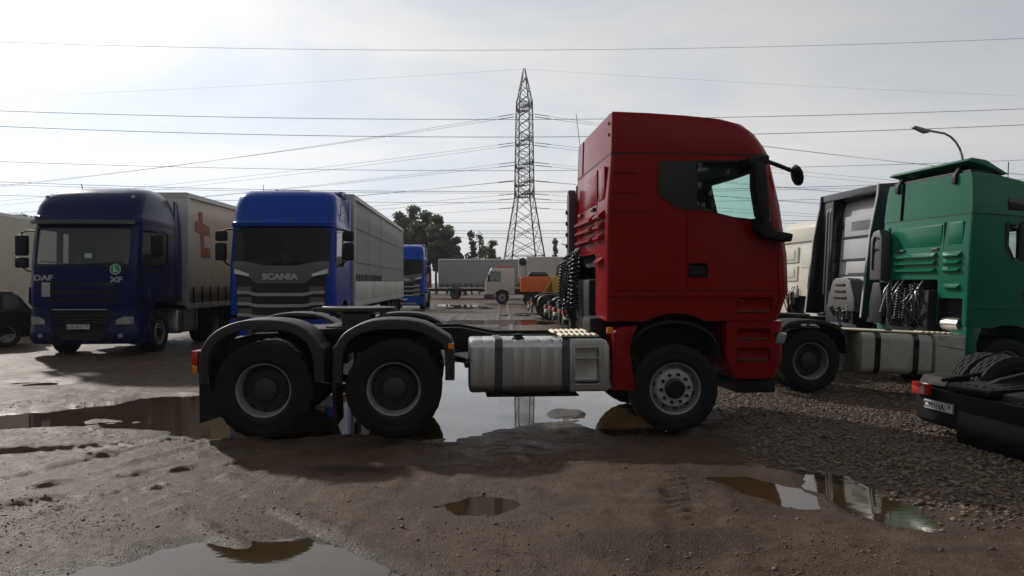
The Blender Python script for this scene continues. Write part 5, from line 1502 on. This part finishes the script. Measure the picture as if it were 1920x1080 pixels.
# ------------------------------------------------------------------ blue tractors with the wide grille
def scania(label, loc, rz, group):
    T = thing('tractor_truck', label, 'truck', loc, rz, group)
    c = Cab([(.95, -.78, 1.42, 1.235, .24, .05), (1.5, -.78, 1.46, 1.24, .26, .05), (2.1, -.78, 1.44, 1.235, .26, .05), (3.0, -.78, 1.30, 1.22, .26, .05)], .13)
    w1 = [(.16, 2.90), (.96, 2.90), (1.12, 2.14), (.75, 2.05), (.16, 2.08)]
    ws = MB(); ws.b2(.95, 1.9, -1.10, 1.10, 2.10, 2.94, .05)
    ar = side_cut([(-.60, .2)] + [(.60 * cos(R(180 - 15 * k)), .80 + .46 * sin(R(180 - 15 * k))) for k in range(13)] + [(.60, .2)])
    gr = MB()
    for yy in (-1.235, 1.235):
        gr.b2(.06, .07, yy - .03, yy + .03, 1.3, 2.95); gr.b2(-.2, .07, yy - .03, yy + .012, 1.9, 1.91)
    cab_shell(T, c, [.95, 1.2, 1.5, 1.8, 2.1, 2.4, 2.7, 3.0], 'scania_blue', (1.4, 2.96, .07), [side_cut(w1), ws, ar, gr])
    r = Cab([(3.010, -.78, 1.40, 1.225, .30, .05), (3.100, -.78, 1.41, 1.225, .32, .05), (3.140, -.78, 1.36, 1.215, .32, .05), (3.478, -.76, 1.24, 1.19, .36, .08), (3.729, -.74, 1.10, 1.155, .38, .10), (3.838, -.70, .96, 1.10, .38, .14), (3.903, -.64, .76, 1.02, .36, .16), (3.930, -.6, .5, .92, .3, .16)], .14)
    r.body([3.010, 3.060, 3.100, 3.120, 3.140, 3.314, 3.478, 3.609, 3.729, 3.783, 3.838, 3.870, 3.903, 3.919, 3.930]).build('roof', 'scania_blue', T)
    m = MB(); m.prism([(-.74, 3.925), (-.70, 4.001), (-.2, 4.001), (.15, 3.925)], -.95, 1.05, 'y', .015); m.build('roof_fairing', 'scania_blue', T)
    m = MB(); m.prism([(-1.02, 3.859), (-1.0, 4.056), (-.5, 4.034), (-.3, 3.925)], -.2, 1.10, 'y', .015); m.build('roof_deflector', 'scania_blue', T)
    m = MB(); m.b2(-.1, .32, -.42, .42, 3.919, 3.968, .012); m.build('roof_hatch', 'silver_paint', T)
    c.front(2.02, 2.99, 1.13, .006, .006, 8).build('windscreen', 'glass_dark', T)
    m = MB()
    # dark grey brow panel with the name
    lo = lambda y: 1.68 + .20 * min(1, max(0, (abs(y) - .55) / .25))
    hi = lambda y: 2.09 + .10 * min(1, max(0, (abs(y) - .35) / .5))
    c.front(lo, hi, 1.10, .034, .05, 6).build('brow_panel', 'grille_grey', T)
    c.front(.86, 1.86, 1.02, .022, .04, 6).build('grille_back', 'gasket', T)
    for z in (1.42, 1.16, .90):
        zz = lambda y, z=z: z + .05 * min(1, max(0, (abs(y) - .58) / .14))
        c.front(lambda y: zz(y) - .035, lambda y: zz(y) + .035, 1.00, .050, .05, 2).build('grille_bar', 'silver_trim', T)
    for s in (-1, 1):
        a, b = (.66, .99) if s > 0 else (-.99, -.66)
        for z in (1.55, 1.30, 1.04):
            c.front(z - .07, z + .055, b, .030, .03, 2, a).build('grille_block', 'grille_grey', T)
        a, b = (.72, 1.07) if s > 0 else (-1.07, -.72)
        sl = (lambda y: 1.84 + .20 * (abs(y) - .72)); sh = (lambda y: 1.90 + .34 * (abs(y) - .72))
        c.front(sl, sh, b, .045, .03, 2, a).build('headlamp', 'lamp_bright', T)
        m = MB(); m.prism(w1, s * 1.208, s * 1.202, 'y'); m.build('door_window', 'glass_clear', T)
        m = MB(); m.b2(.90, 1.08, min(s * 1.38, s * 1.62), max(s * 1.38, s * 1.62), 2.22, 2.64, .05, seg=3); mi = m.build('mirror', 'black_plastic', T, 50)
        m = MB(); m.b2(.90, 1.08, min(s * 1.36, s * 1.62), max(s * 1.36, s * 1.62), 2.68, 2.92, .05, seg=3); m.build('wide_mirror', 'black_plastic', mi, 50)
        m = MB(); m.tube([(1.06, s * 1.18, 2.96), (1.0, s * 1.36, 2.95), (.98, s * 1.5, 2.90)], .022, 8); m.build('mirror_arm', 'black_plastic', mi, 50)
        m = MB(); m.tube([(1.08, s * 1.20, 2.06), (1.02, s * 1.36, 2.14), (.98, s * 1.46, 2.24)], .022, 8); m.build('mirror_arm', 'black_plastic', mi, 50)
        seat(T, .3, s * .62, 1.75)
        m = MB(); m.prism([(-.78, 1.1), (-1.25, 1.1), (-1.24, 2.8), (-1.16, 3.5), (-1.02, 3.84), (-.75, 3.8), (-.75, 1.1)], min(s * 1.19, s * 1.225), max(s * 1.19, s * 1.225), 'y', .01); m.build('side_deflector', 'scania_blue', T)
        m = MB(); m.prism([(-.3, 3.5), (.55, 3.36), (.75, 3.20), (.70, 3.16), (-.3, 3.2)], min(s * 1.16, s * 1.212), max(s * 1.16, s * 1.212), 'y', .01); m.build('roof_side_panel', 'scania_blue', T)
        m = MB(); m.tube([(.62, s * 1.19, 3.30), (.62, s * 1.24, 3.34), (.60, s * 1.24, 3.60)], .012, 6); m.build('antenna', 'black_plastic', T)
    put_text('SCANIA', .185, T, (1.50, 0, 1.83), 'front', 'letter_silver', .008, .009, 1.22)
    m = MB(); m.prism([(.70, 1.4), (1.26, 1.4), (1.26, 2.04), (.95, 2.06), (.70, 1.9)], -1.12, 1.12, 'y', .04); m.build('dashboard', 'interior', T)
    m = MB(); m.b2(1.33, 1.335, .0, .16, 2.24, 2.34); m.build('windscreen_sticker', 'paper', T)
    m = MB(); m.b2(1.29, 1.295, .08, .16, 2.56, 2.62); m.build('windscreen_sticker', 'paper', T)
    lb = Cab([(.28, .50, 1.38, 1.24, .25, .04), (.5, .50, 1.46, 1.25, .27, .04), (.84, .50, 1.47, 1.245, .27, .04)], .15)
    lb.body([.28, .36, .5, .66, .84]).build('bumper', 'scania_blue', T)
    lb.front(.36, .46, .8, .01, .03, 1).build('grille_bar', 'silver_trim', T)
    plate(T, ('X438TT', '198'), (1.49, 0, .66), 'front')
    m = MB(); m.tube([(.3, -.7, 3.82), (.3, -.7, 4.1)], .007, 6); m.build('antenna', 'black_plastic', T)
    simple_chassis(T, xr=-4.4, xa=-3.6)
    tank(T, -2.4, -1.1, 1.18, .5, .38, 1.0, 'aluminium', [(-2.2, -2.12), (-1.4, -1.32)])
    m = MB(); m.prism([(.60, .86), (-.60, .86), (-.62, .50), (-.98, .50), (-.98, .95), (.60, .95)], 1.0, 1.21, 'y', .01)
    return T
hs = Vector((.044, -1)).normalized()
az = atan2(hs.y, hs.x)
o_ = Vector((-5.36, 17.85)) - hs * 1.5
SC = scania('bright blue tractor with silver grille bars facing out, grey trailer behind', (o_.x, o_.y, 0), az, None)
q_ = Vector((-5.36, 17.85)) - hs * 2.75
T2 = trailer('grey curtain trailer with pale seams coupled behind the bright blue tractor', (q_.x, q_.y, 0), az, 13.6, 'tarp_grey', board=.52, buckles=False, seams=2, zf=1.2, zt=4.06)
for k in range(20):
    m = MB(); x = -.3 - .28 * k
    m.b2(x - .012, x + .012, 1.268, 1.292, 1.74, 1.92, .003); m.build('strap', 'rubber', T2)
SC2 = copy_tree(SC)
SC2.location = (-6.55, 47.6, 0); SC2.rotation_euler = (0, 0, R(-88))
SC2['label'] = 'second blue tractor peeking out past the rear of the grey trailer'
# ------------------------------------------------------------------ brown estate car and the white trailer at the left
CAR = thing('estate_car', 'dark brown estate car parked beside the navy tractor', 'car', (-15.92, 19.36, 0), R(216))
# local x forward; rear axle at x = -2.7, so the tail points at the tractor
def car_section(x, zb, zs, hw):
    return [(x, -hw * .93, zb), (x, -hw, zb + .10), (x, -hw, (zb + zs) / 2 + .06), (x, -hw * .985, zs - .04), (x, -hw * .94, zs),
            (x, hw * .94, zs), (x, hw * .985, zs - .04), (x, hw, (zb + zs) / 2 + .06), (x, hw, zb + .10), (x, hw * .93, zb)]
m = MB()
m.loft([car_section(*a) for a in ((-3.46, .42, .86, .70), (-3.40, .32, .92, .80), (-3.2, .26, .97, .86), (-2.7, .24, .98, .89), (-1.6, .22, .97, .90), (-.4, .22, .96, .90), (.1, .23, .94, .89), (.5, .26, .84, .86), (.78, .32, .74, .78), (.86, .42, .66, .66))], True)
cb = m.build('car_body', 'car_paint', CAR, 30)
cs = []
for x in (-2.7, 0):
    c = MB(); c.lathe([(.36, -1.2), (.36, 1.2)], (x, 0, .33), 'y', 24, capped=True); cs.append(c.build('cut_tmp', 'gasket'))
cb.parent = None; boolean(cb, cs); cb.parent = CAR
m = MB()
m.loft([[(x0, -hw0, .95), (x1, -hw1, z1 - .06), (x1, -hw1 + .08, z1), (x1, hw1 - .08, z1), (x1, hw1, z1 - .06), (x0, hw0, .95)] for x0, x1, hw0, hw1, z1 in
        ((-3.36, -3.30, .80, .70, 1.04), (-3.28, -2.98, .82, .66, 1.38), (-3.0, -2.80, .83, .66, 1.46), (-2.0, -1.9, .84, .67, 1.50), (-1.2, -1.3, .84, .67, 1.49), (-.5, -.9, .83, .66, 1.44), (-.1, -.62, .82, .64, 1.30), (.22, -.1, .78, .66, 1.05))], True)
m.build('roof', 'car_paint', CAR, 30)
for s in (-1, 1):
    for a in ([(-3.12, 1.0), (-2.62, 1.0), (-2.62, 1.38), (-2.88, 1.36)], [(-2.54, 1.0), (-1.66, 1.0), (-1.66, 1.42), (-2.54, 1.40)], [(-1.58, 1.0), (-.45, 1.0), (-.92, 1.36), (-1.58, 1.42)]):
        v = []
        for (x, z) in a:
            yy = .835 + (z - .95) / .5 * (-.165) + .008
            v.append((x, s * yy, z))
        v2 = [(x, y - s * .02, z) for x, y, z in v]
        m = MB(); m.add(v + v2, [(0, 1, 2, 3), (7, 6, 5, 4), (0, 4, 5, 1), (1, 5, 6, 2), (2, 6, 7, 3), (3, 7, 4, 0)]); m.build('side_window', 'gloss_black', CAR)
    m = MB(); m.b2(-3.44, -3.22, min(s * .62, s * .835), max(s * .62, s * .835), .74, .90, .03); m.build('tail_lamp', 'lamp_red', CAR)
    for x in (-2.7, 0):
        t = MB(); t.lathe([(.20, -.09), (.30, -.10), (.325, -.07), (.33, 0), (.325, .07), (.30, .10), (.20, .09)], n=40)
        w_ = t.build('tyre', 'rubber', CAR, loc=(x, s * .80, .325))
        t = MB(); t.lathe([(.205, .08), (.205, -.085), (.19, -.09), (.18, -.05), (.0005, -.03)], n=32)
        for k in range(5):
            a = 2 * pi * k / 5
            t.prism([(.03 * cos(a + 1.5), .03 * sin(a + 1.5)), (.19 * cos(a + .12), .19 * sin(a + .12)), (.19 * cos(a - .12), .19 * sin(a - .12)), (.03 * cos(a - 1.5), .03 * sin(a - 1.5))], -.085, -.06, 'y')
        r_ = t.build('rim', 'rim_grey', w_)
        if s > 0: r_.rotation_euler = (0, 0, pi)
    m = MB(); m.b2(-1.62, -1.44, s * .905 - .008, s * .905 + .012, .86, .89, .006); m.build('door_handle', 'chrome', CAR)
trailer('plain off white box trailer standing behind the brown car', (-17.6, 22.0, 0), R(-82), 13.6, 'tarp_white', 'box_trailer', curtain=False)

# ------------------------------------------------------------------ far side of the yard
trailer('long grey curtain trailer side on at the back of the yard', (-7.45, 79.5, 0), R(180), 13.6, 'tarp_silver', buckles=True)
WT = trailer('off white refrigerated trailer behind the orange excavator', (1.35, 72.0, 0), R(180), 13.6, 'tarp_white', 'box_trailer', curtain=False)
m = MB(); m.b2(.0, .75, -1.0, 1.0, 2.0, 3.75, .10); rf = m.build('cooling_unit', 'white_paint', WT)
m = MB(); m.lathe([(.0005, -.06), (.36, -.06), (.36, .06), (.0005, .06)], (.36, 1.02, 3.55), 'y', 20); m.build('fan_housing', 'gasket', rf)
m = MB(); m.b2(-3.9, -3.5, 1.27, 1.30, 2.45, 2.95, .01); m.build('side_hatch', 'gasket', WT)
LBT = thing('tractor_truck', 'light blue tractor side on in front of the long grey trailer', 'truck', (-9.3, 78.6, 0), R(180))
generic_cab(LBT, 'light_blue_paint', 3.9)
simple_chassis(LBT, xr=-4.4, xa=-3.6)
m = MB(); m.prism([(-1.25, 1.1), (-1.0, 1.1), (-.95, 3.0), (-1.1, 3.6), (-1.2, 3.0)], 1.0, 1.2, 'y', .02); m.build('headboard', 'red_paint', LBT)

OLD = thing('rigid_truck', 'old boxy white truck cab side on with round wheel arch', 'truck', (-.75, 60.6, 0), R(180))
oc = Cab([(.75, -.95, 1.36, 1.20, .12, .05), (1.6, -.95, 1.36, 1.20, .14, .05), (2.6, -.92, 1.0, 1.14, .16, .06), (2.78, -.85, .85, 1.06, .16, .08)], .04)
wo = [(.10, 2.50), (.86, 2.50), (1.14, 1.72), (.10, 1.70)]
ws = MB(); ws.b2(1.0, 1.8, -1.0, 1.0, 1.70, 2.52, .03)
ar = side_cut([(-.62, .2)] + [(.62 * cos(R(180 - 15 * k)), .52 + .62 * sin(R(180 - 15 * k))) for k in range(13)] + [(.62, .2)])
cab_shell(OLD, oc, [.75, 1.2, 1.6, 1.9, 2.2, 2.6, 2.7, 2.78], 'white_paint', (1.2, 2.64, .06), [side_cut(wo), ws, ar])
oc.front(1.69, 2.53, .98, -.02, .006, 4).build('windscreen', 'glass_clear', OLD)
for s in (-1, 1):
    m = MB(); m.prism(wo, s * 1.13, s * 1.125, 'y'); m.build('door_window', 'glass_clear', OLD)
    fender_arc(OLD, 0, [(-.64, .5), (-.60, .78), (-.44, 1.02), (-.2, 1.14), (0, 1.17), (.2, 1.14), (.44, 1.02), (.60, .78), (.64, .5)], min(s * .8, s * 1.225), max(s * .8, s * 1.225), 'white_paint', .05, s, 'wheel_arch')
    m = MB(); m.b2(1.0, 1.12, min(s * 1.28, s * 1.46), max(s * 1.28, s * 1.46), 1.75, 2.25, .03); m.build('mirror', 'black_plastic', OLD)
m = MB(); m.prism([(.55, .40), (1.40, .40), (1.40, .74), (.62, .74)], -1.2, 1.2, 'y', .03); m.build('bumper', 'dark_steel', OLD)
m = MB(); m.b2(-.7, .5, -.8, .8, 2.79, 2.93, .04); m.build('roof_board', 'lamp_red', OLD)
rails(OLD, [(-5.6, .98), (1.0, .98)]); axle_pair(OLD, 0, .50, False, track=1.03); axle_pair(OLD, -3.9, .50, True)
m = MB(); m.b2(-5.6, -1.3, -1.15, 1.15, 1.0, 1.16, .02); m.build('load_bed', 'frame_black', OLD)

EXC = thing('excavator', 'orange excavator with dark hood behind parked tractor tails', 'excavator', (2.55, 55.5, 0), R(0))
m = MB(); m.prism([(-1.95, .98), (-1.98, 1.95), (-1.80, 2.08), (1.4, 2.08), (1.4, .98)], -1.25, 1.25, 'y', .07, seg=3); m.build('counterweight_house', 'orange_paint', EXC)
m = MB(); m.prism([(-1.45, 2.085), (-1.25, 2.42), (-.15, 2.42), (.1, 2.085)], -.95, .95, 'y', .05); m.build('engine_hood', 'gloss_black', EXC)
ec = Cab([(1.0, .55, 2.0, .55, .08, .05), (2.0, .55, 2.05, .55, .1, .05), (2.85, .62, 1.8, .52, .1, .05), (2.92, .7, 1.7, .46, .1, .05)], .02)
EW = [(.72, 2.72), (1.74, 2.72), (1.92, 1.9), (.72, 1.9)]
e0 = cab_shell(EXC, ec, [1.0, 2.0, 2.4, 2.85, 2.92], 'gloss_black', (1.2, 2.8, .05), [side_cut(EW)], 'operator_cab')
e0.location = (0, -.7, 0)
m = MB(); m.prism(EW, -1.22, -1.215, 'y'); m.build('cab_window', 'glass_clear', EXC)
m = MB(); m.prism([(-.45, .92), (-.27, .92), (.22, 1.75), (.30, .95), (1.9, .95), (2.3, 1.6), (2.5, 2.35), (.75, 2.16), (.25, 2.05)], -1.60, -1.34, 'y', .02); m.build('loader_arm', 'yellow_paint', EXC)
for s in (-1, 1):
    tr = []
    for k in range(28):
        a = 2 * pi * k / 28
        tr.append((.0 + (1.35 if cos(a) > 0 else -1.35) + .42 * cos(a), .45 + .42 * sin(a)))
    m = MB(); m.prism(tr, min(s * .75, s * 1.2), max(s * .75, s * 1.2), 'y', .02); m.build('track', 'rubber', EXC)
m = MB(); m.lathe([(.7, .7), (.7, 1.0)], (0, 0, 0), 'z', 20, capped=True); m.build('slew_ring', 'frame_black', EXC)

# ------------------------------------------------------------------ trees
def crown_mesh(name, blobs, n, size, mat, seed):
    """leaf-sized quads scattered through lumpy clumps: (x, y, z, rx, rz)"""
    r = np.random.default_rng(seed)
    w = np.array([b[3] ** 2 * b[4] for b in blobs]); w = w / w.sum()
    ch = r.choice(len(blobs), n, p=w)
    B = np.array(blobs)[ch]
    d = r.normal(size=(n, 3)); d /= np.linalg.norm(d, axis=1)[:, None]
    rad = r.random(n) ** .55
    lump = 1 + .35 * vnoise(d[:, 0] * 3 + ch * 7.1 + 50, d[:, 2] * 3 + d[:, 1] * 2 + 50)
    p = B[:, :3] + d * (rad * lump)[:, None] * np.stack([B[:, 3], B[:, 3], B[:, 4]], -1)
    u = r.normal(size=(n, 3)); u /= np.linalg.norm(u, axis=1)[:, None]
    v = np.cross(u, r.normal(size=(n, 3))); v /= np.linalg.norm(v, axis=1)[:, None]
    s = size * r.uniform(.5, 1.2, n)[:, None]
    co = np.stack([p - u * s - v * s * .3, p + u * s * .2 - v * s * .6, p + u * s + v * s * .3, p - u * s * .2 + v * s * .6], 1).reshape(-1, 3)
    me = bpy.data.meshes.new(name)
    me.vertices.add(len(co)); me.vertices.foreach_set('co', co.astype(np.float32).ravel())
    q = np.arange(len(co), dtype=np.int32)
    me.loops.add(len(q)); me.loops.foreach_set('vertex_index', q)
    me.polygons.add(n); me.polygons.foreach_set('loop_start', np.arange(0, len(q), 4, dtype=np.int32)); me.polygons.foreach_set('loop_total', np.full(n, 4, np.int32))
    me.update(calc_edges=True)
    me.materials.append(MATS[mat])
    return me
def tree(label, x, y, h, w, kind, seed, group=None, name='tree', base=.42, n=5200, leaf=.26):
    rd = random.Random(seed)
    T = thing(name, label, 'tree', (x, y, -.1), rd.random() * 6, group)
    m = MB(); lean = rd.uniform(-.03, .03) * h
    hs_ = [0, .2, .4, .6, .8, .97]
    path = [(lean * t * t + .06 * rd.uniform(-1, 1), .06 * rd.uniform(-1, 1), h * t) for t in hs_]
    m.tube(path, .2, 7, rs=[.20 * h / 12 * (1 - .85 * t) + .02 for t in hs_])
    blobs = []
    nb = 16 if kind != 'thin' else 9
    for k in range(nb):
        t = base + (1 - base) * (k + .5) / nb
        a = rd.random() * 2 * pi
        prof = (sin(pi * min(1, (t - base) / (1 - base) * .8 + .22)) ** .7) if kind != 'conifer' else (1.05 - (t - base) / (1 - base))
        rr = w * .5 * prof
        d = rr * rd.uniform(.25, .75)
        q = (lean * t * t + d * cos(a), d * sin(a), h * t * .98)
        blobs.append((*q, max(.35, rr * rd.uniform(.45, .7)), max(.4, h * (1 - base) / nb * rd.uniform(1.0, 1.7))))
        m.tube([(lean * t * t, 0, h * max(.1, t - .08)), (q[0] * .6, q[1] * .6, h * (t - .03)), (q[0], q[1], q[2])], .05, 5, rs=[.06 * h / 12, .045 * h / 12, .015])
    blobs.append((lean, 0, h * .965, w * .16 + .2, h * .035 + .2))
    m.build('trunk', 'bark', T, 60)
    link('crown', crown_mesh('crown', blobs, n, leaf, 'leaf_pine' if kind in ('pine', 'conifer') else 'leaf_broad', seed), T)
    return T
def tp(px, py, Yd): return (px - 960) / 1450 * Yd, CAM_H + (528 - py) / 1450 * Yd
GRP = 'trees beyond the yard'
for k, (px, py, Yd, w, lab, kd, bs) in enumerate([
    (748, 398, 112, 5.5, 'broad dark pine rising behind the end of the grey trailer', 'pine', .30),
    (772, 386, 116, 6.0, 'tallest dense pine of the clump past the grey trailer', 'pine', .34),
    (797, 396, 113, 5.6, 'dense pine with round top in the middle of the clump', 'pine', .36),
    (818, 404, 110, 5.2, 'pine with bare lower trunk toward the open side of the clump', 'pine', .40),
    (838, 424, 112, 4.8, 'lower pine at the sloping end of the clump', 'pine', .34),
    (855, 446, 108, 3.6, 'small ragged pine at the end of the clump', 'pine', .25),
    (884, 434, 105, 2.6, 'thin airy tree with a bare top beside the clump', 'thin', .35),
    (899, 438, 108, 2.6, 'slim sparse tree next to the low round bush tree', 'thin', .30),
    (922, 451, 104, 3.4, 'low round bush tree between the thin trees and pylon', 'broad', .15),
    (1041, 449, 125, 1.7, 'narrow dark conifer standing past the pylon foot', 'conifer', .12),
    (38, 402, 118, 6.0, 'distant tree top showing over the white box trailer', 'pine', .3),
    (62, 406, 121, 6.0, 'second distant tree top over the white box trailer', 'pine', .3)]):
    x, h = tp(px, py, Yd)
    n = {'pine': 5200, 'thin': 900, 'broad': 3200, 'conifer': 1500}[kd]
    tree(lab, x, Yd, h, w, kd, 100 + k, GRP, 'conifer_tree' if kd == 'conifer' else 'tree', bs, n, .27 if kd == 'pine' else .2)

# ------------------------------------------------------------------ pylon and lines
PX, PY = tp(983, 0, 140)[0], 140.0
PYL = thing('power_pylon', 'tall grey lattice electricity pylon behind the trailers', 'pylon', (PX, PY, 0), R(14))
def half(z):
    pts = [(0, 4.3), (6, 3.0), (17, 1.45), (34, 1.2), (40.3, .12)]
    for (a, wa), (b, wb) in zip(pts, pts[1:]):
        if z <= b: return wa + (wb - wa) * (z - a) / (b - a)
    return .12
def bar(m, a, b, r=.05): m.tube([a, b], r, 4)
for sx in (-1, 1):
    for sy in (-1, 1):
        m = MB(); zz = [0, 6, 12, 17, 25, 34, 40.3]
        m.tube([(sx * half(z), sy * half(z), z) for z in zz], .12, 6, rs=[.14, .14, .13, .12, .11, .10, .07]); m.build('leg', 'pylon_steel', PYL)
lev = [0, 3.4, 6.4, 9.2, 11.8, 14.4, 17, 18.6, 20.2, 21.8, 23.4, 25, 26.6, 28.2, 29.8, 31.4, 33, 34, 35.6, 37.2, 38.8]
for a, b in zip(lev, lev[1:]):
    for ax in range(4):
        def P(z, s):
            w = half(z); q = [(s * w, -w), (s * w, w), (-w, s * w), (w, s * w)][ax]; return (*q, z)
        m = MB(); bar(m, P(a, -1), P(b, 1), .055); m.build('brace', 'pylon_steel', PYL)
        m = MB(); bar(m, P(a, 1), P(b, -1), .055); m.build('brace', 'pylon_steel', PYL)
        if a in (6.4, 17, 25, 33, 34, 21.8): m = MB(); bar(m, P(a, -1), P(a, 1), .05); m.build('strut', 'pylon_steel', PYL)
ARMS = [(33.0, 4.2), (26.9, 5.6), (22.6, 5.0), (19.4, 6.0), (17.2, 4.6)]
for z, l in ARMS:
    for s in (-1, 1):
        w = half(z); tip = (0, s * l, z + .1)
        A = MB()
        for sx in (-1, 1):
            bar(A, (sx * w, s * w, z), tip, .055); bar(A, (sx * w, s * w, z + 1.6), tip, .05)
        for k in range(1, 5):
            t = k / 5
            for sx in (-1, 1):
                lo_ = Vector((sx * w, s * w, z)).lerp(Vector(tip), t); hi_ = Vector((sx * w, s * w, z + 1.6)).lerp(Vector(tip), t); hp = Vector((sx * w, s * w, z + 1.6)).lerp(Vector(tip), t - .2); lp = Vector((-sx * w, s * w, z)).lerp(Vector(tip), t - .2)
                bar(A, lo_, hi_, .035); bar(A, lo_, hp, .035); bar(A, lo_, lp, .035)
        A.build('cross_arm', 'pylon_steel', PYL)
def wire(label, grp, fn, x0, x1, r, n=40, ins=None, mat='wire_metal'):
    pts = [fn(x0 + (x1 - x0) * k / n) for k in range(n + 1)]
    o = pts[0]
    m = MB(); m.tube([(p[0] - o[0], p[1] - o[1], p[2] - o[2]) for p in pts], r, 5)
    w = m.build('power_line', mat, None, 60, loc=o)
    tag(w, label, 'power line', grp)
    if ins:
        p = [Vector(q) - Vector(o) for q in pts]
        a, d = (p[0], (p[1] - p[0]).normalized())
        m = MB(); prof = []
        m.tube([a + d * (.4 + .2 * k) for k in range(15)], .1, 7, rs=[.05 if k % 2 else .085 for k in range(15)])
        m.build('insulator', 'insulator', w)
    return w
# fans of conductors from the pylon, both ways
for k, y0 in enumerate([206, 228, 262, 273, 297, 318, 334, 345, 357, 376, 385]):
    z0 = CAM_H + (528 - y0) * 140 / 1450
    dY = (-1 if k % 2 else 1) * (3.2 + 2.2 * ((k * 7) % 3) / 2)
    for s, kk in ((-1, .585), (1, .64)):
        zE = CAM_H + (528 - y0) * kk * 140 / 1450
        def fn(x, s=s, z0=z0, zE=zE, dY=dY):
            t = x / 93.0
            c = .22 * (z0 - zE)
            return (PX + s * (1.5 + x), PY + dY + .02 * x, z0 - (z0 - zE + c) * t + c * t * t)
        rank = ['topmost', 'second from the top', 'third from the top', 'fourth from the top', 'fifth from the top', 'middle', 'fifth from the bottom', 'fourth from the bottom', 'third from the bottom', 'second from the bottom', 'bottom'][k]
        wire(('thin cable from the pylon toward the blue tractors, %s of its side' if s < 0 else 'thin cable from the pylon toward the green tractor, %s of its side') % rank,
             'cables strung from the pylon', fn, 0, 150, .024 if k not in (0, 1) else .028, 36, True)
def earth(x, s):
    return (PX + s * x, PY, 40.2 - 6.2 * (x / 93) + 1.2 * (x / 93) ** 2)
for s in (-1, 1):
    wire('faint earth wire from the pylon tip toward the %s tractor' % ('blue' if s < 0 else 'green'), 'cables strung from the pylon', lambda x, s=s: earth(x, s), 0, 150, .012, 24)
# nearer line that crosses the whole view
for lab, ya, yb, yc, Yd, r in (('highest long cable crossing the whole open sky', 79, 94, 72, 70, .016), ('upper cable of the thick pair crossing in front of the pylon', 208, 224, 204, 70, .024), ('lower cable of the thick pair crossing in front of the pylon', 237, 257, 234, 70, .026),
                           ('long cable crossing just above the roofs of the blue tractors', 303, 320, 300, 74, .020), ('low cable skimming the roofs of the blue tractors', 341, 359, 336, 76, .022), ('double of the low cable skimming the roofs', 346, 362, 342, 77, .017),
                           ('far level cable behind the pylon, lowest but four', 366, 380, 364, 120, .030), ('far level cable behind the pylon, lowest but three', 405, 418, 404, 130, .036), ('far level cable behind the pylon, lowest but two', 424, 433, 424, 130, .036),
                           ('far level cable behind the pylon, lowest but one', 430, 438, 430, 132, .030), ('far level cable behind the pylon, lowest of all', 440, 446, 438, 134, .030)):
    za, zb, zc = [CAM_H + (528 - q) * Yd / 1450 for q in (ya, yb, yc)]
    H = 960 / 1450 * Yd
    A_ = (za + zc - 2 * zb) / 2 / H / H; B_ = (zc - za) / 2 / H
    wire(lab, 'cables crossing the yard', lambda x, A_=A_, B_=B_, zb=zb, Yd=Yd: (x, Yd, zb + B_ * x + A_ * x * x), -1.5 * H, 1.5 * H, r, 36)

# ------------------------------------------------------------------ lamps
def lamp_post(label, x, y, hz, arm, r):
    T = thing('street_lamp', label, 'street lamp', (x, y, gz(x, y)), 0)
    g0 = gz(x, y)
    m = MB(); path = [(0, 0, 0), (0, 0, hz - 1.7)] + [(-arm * .72 * (1 - cos(R(a))), 0, hz - 1.7 + 1.25 * sin(R(a))) for a in (15, 30, 45, 60, 75)] + [(-arm, 0, hz - .38)]
    m.tube(path, r, 8, rs=[r * 1.4, r] + [r * .8] * 6); m.build('pole', 'galvanised', T, 60)
    m = MB(); m.prism([(-arm - .62, hz - .26), (-arm - .58, hz - .20), (-arm - .1, hz - .34), (-arm + .05, hz - .36), (-arm + .03, hz - .46), (-arm - .15, hz - .48)], -.14, .14, 'y', .025); m.build('lamp_head', 'galvanised', T)
    return T
lamp_post('grey curved arm street lamp rising behind the green tractor', 17.5, 30.0, 8.4 , 1.35, .055)
lamp_post('small distant lamp post near the narrow conifer', 8.6, 118.0, 8.0, .5, .06)

# ------------------------------------------------------------------ wood behind the viewpoint, and the hazy air
rw = random.Random(5)
blobs = [(rw.uniform(-46, 46), rw.uniform(-19, -13), rw.uniform(.5, 10.5), rw.uniform(1.6, 2.6), rw.uniform(1.2, 2.2)) for _ in range(210)]
tag(link('woodland', crown_mesh('woodland', blobs, 26000, .42, 'leaf_broad', 77)), 'dense belt of trees along the near edge of the yard', None, None, 'stuff')

hm, nt, out = nodemat('haze_air')
pv = nt.nodes.new('ShaderNodeVolumePrincipled')
pv.inputs['Color'].default_value = (.90, .93, .96, 1)
pv.inputs['Density'].default_value = 0.00026
pv.inputs['Anisotropy'].default_value = .2
nt.links.new(pv.outputs['Volume'], out.inputs['Volume'])
m = MB(); m.b2(-560, 560, -130, 900, -2.5, 45)
tag(m.build('haze', 'haze_air'), 'thin grey haze over the whole yard', None, None, 'stuff')
S.cycles.volume_bounces = 0
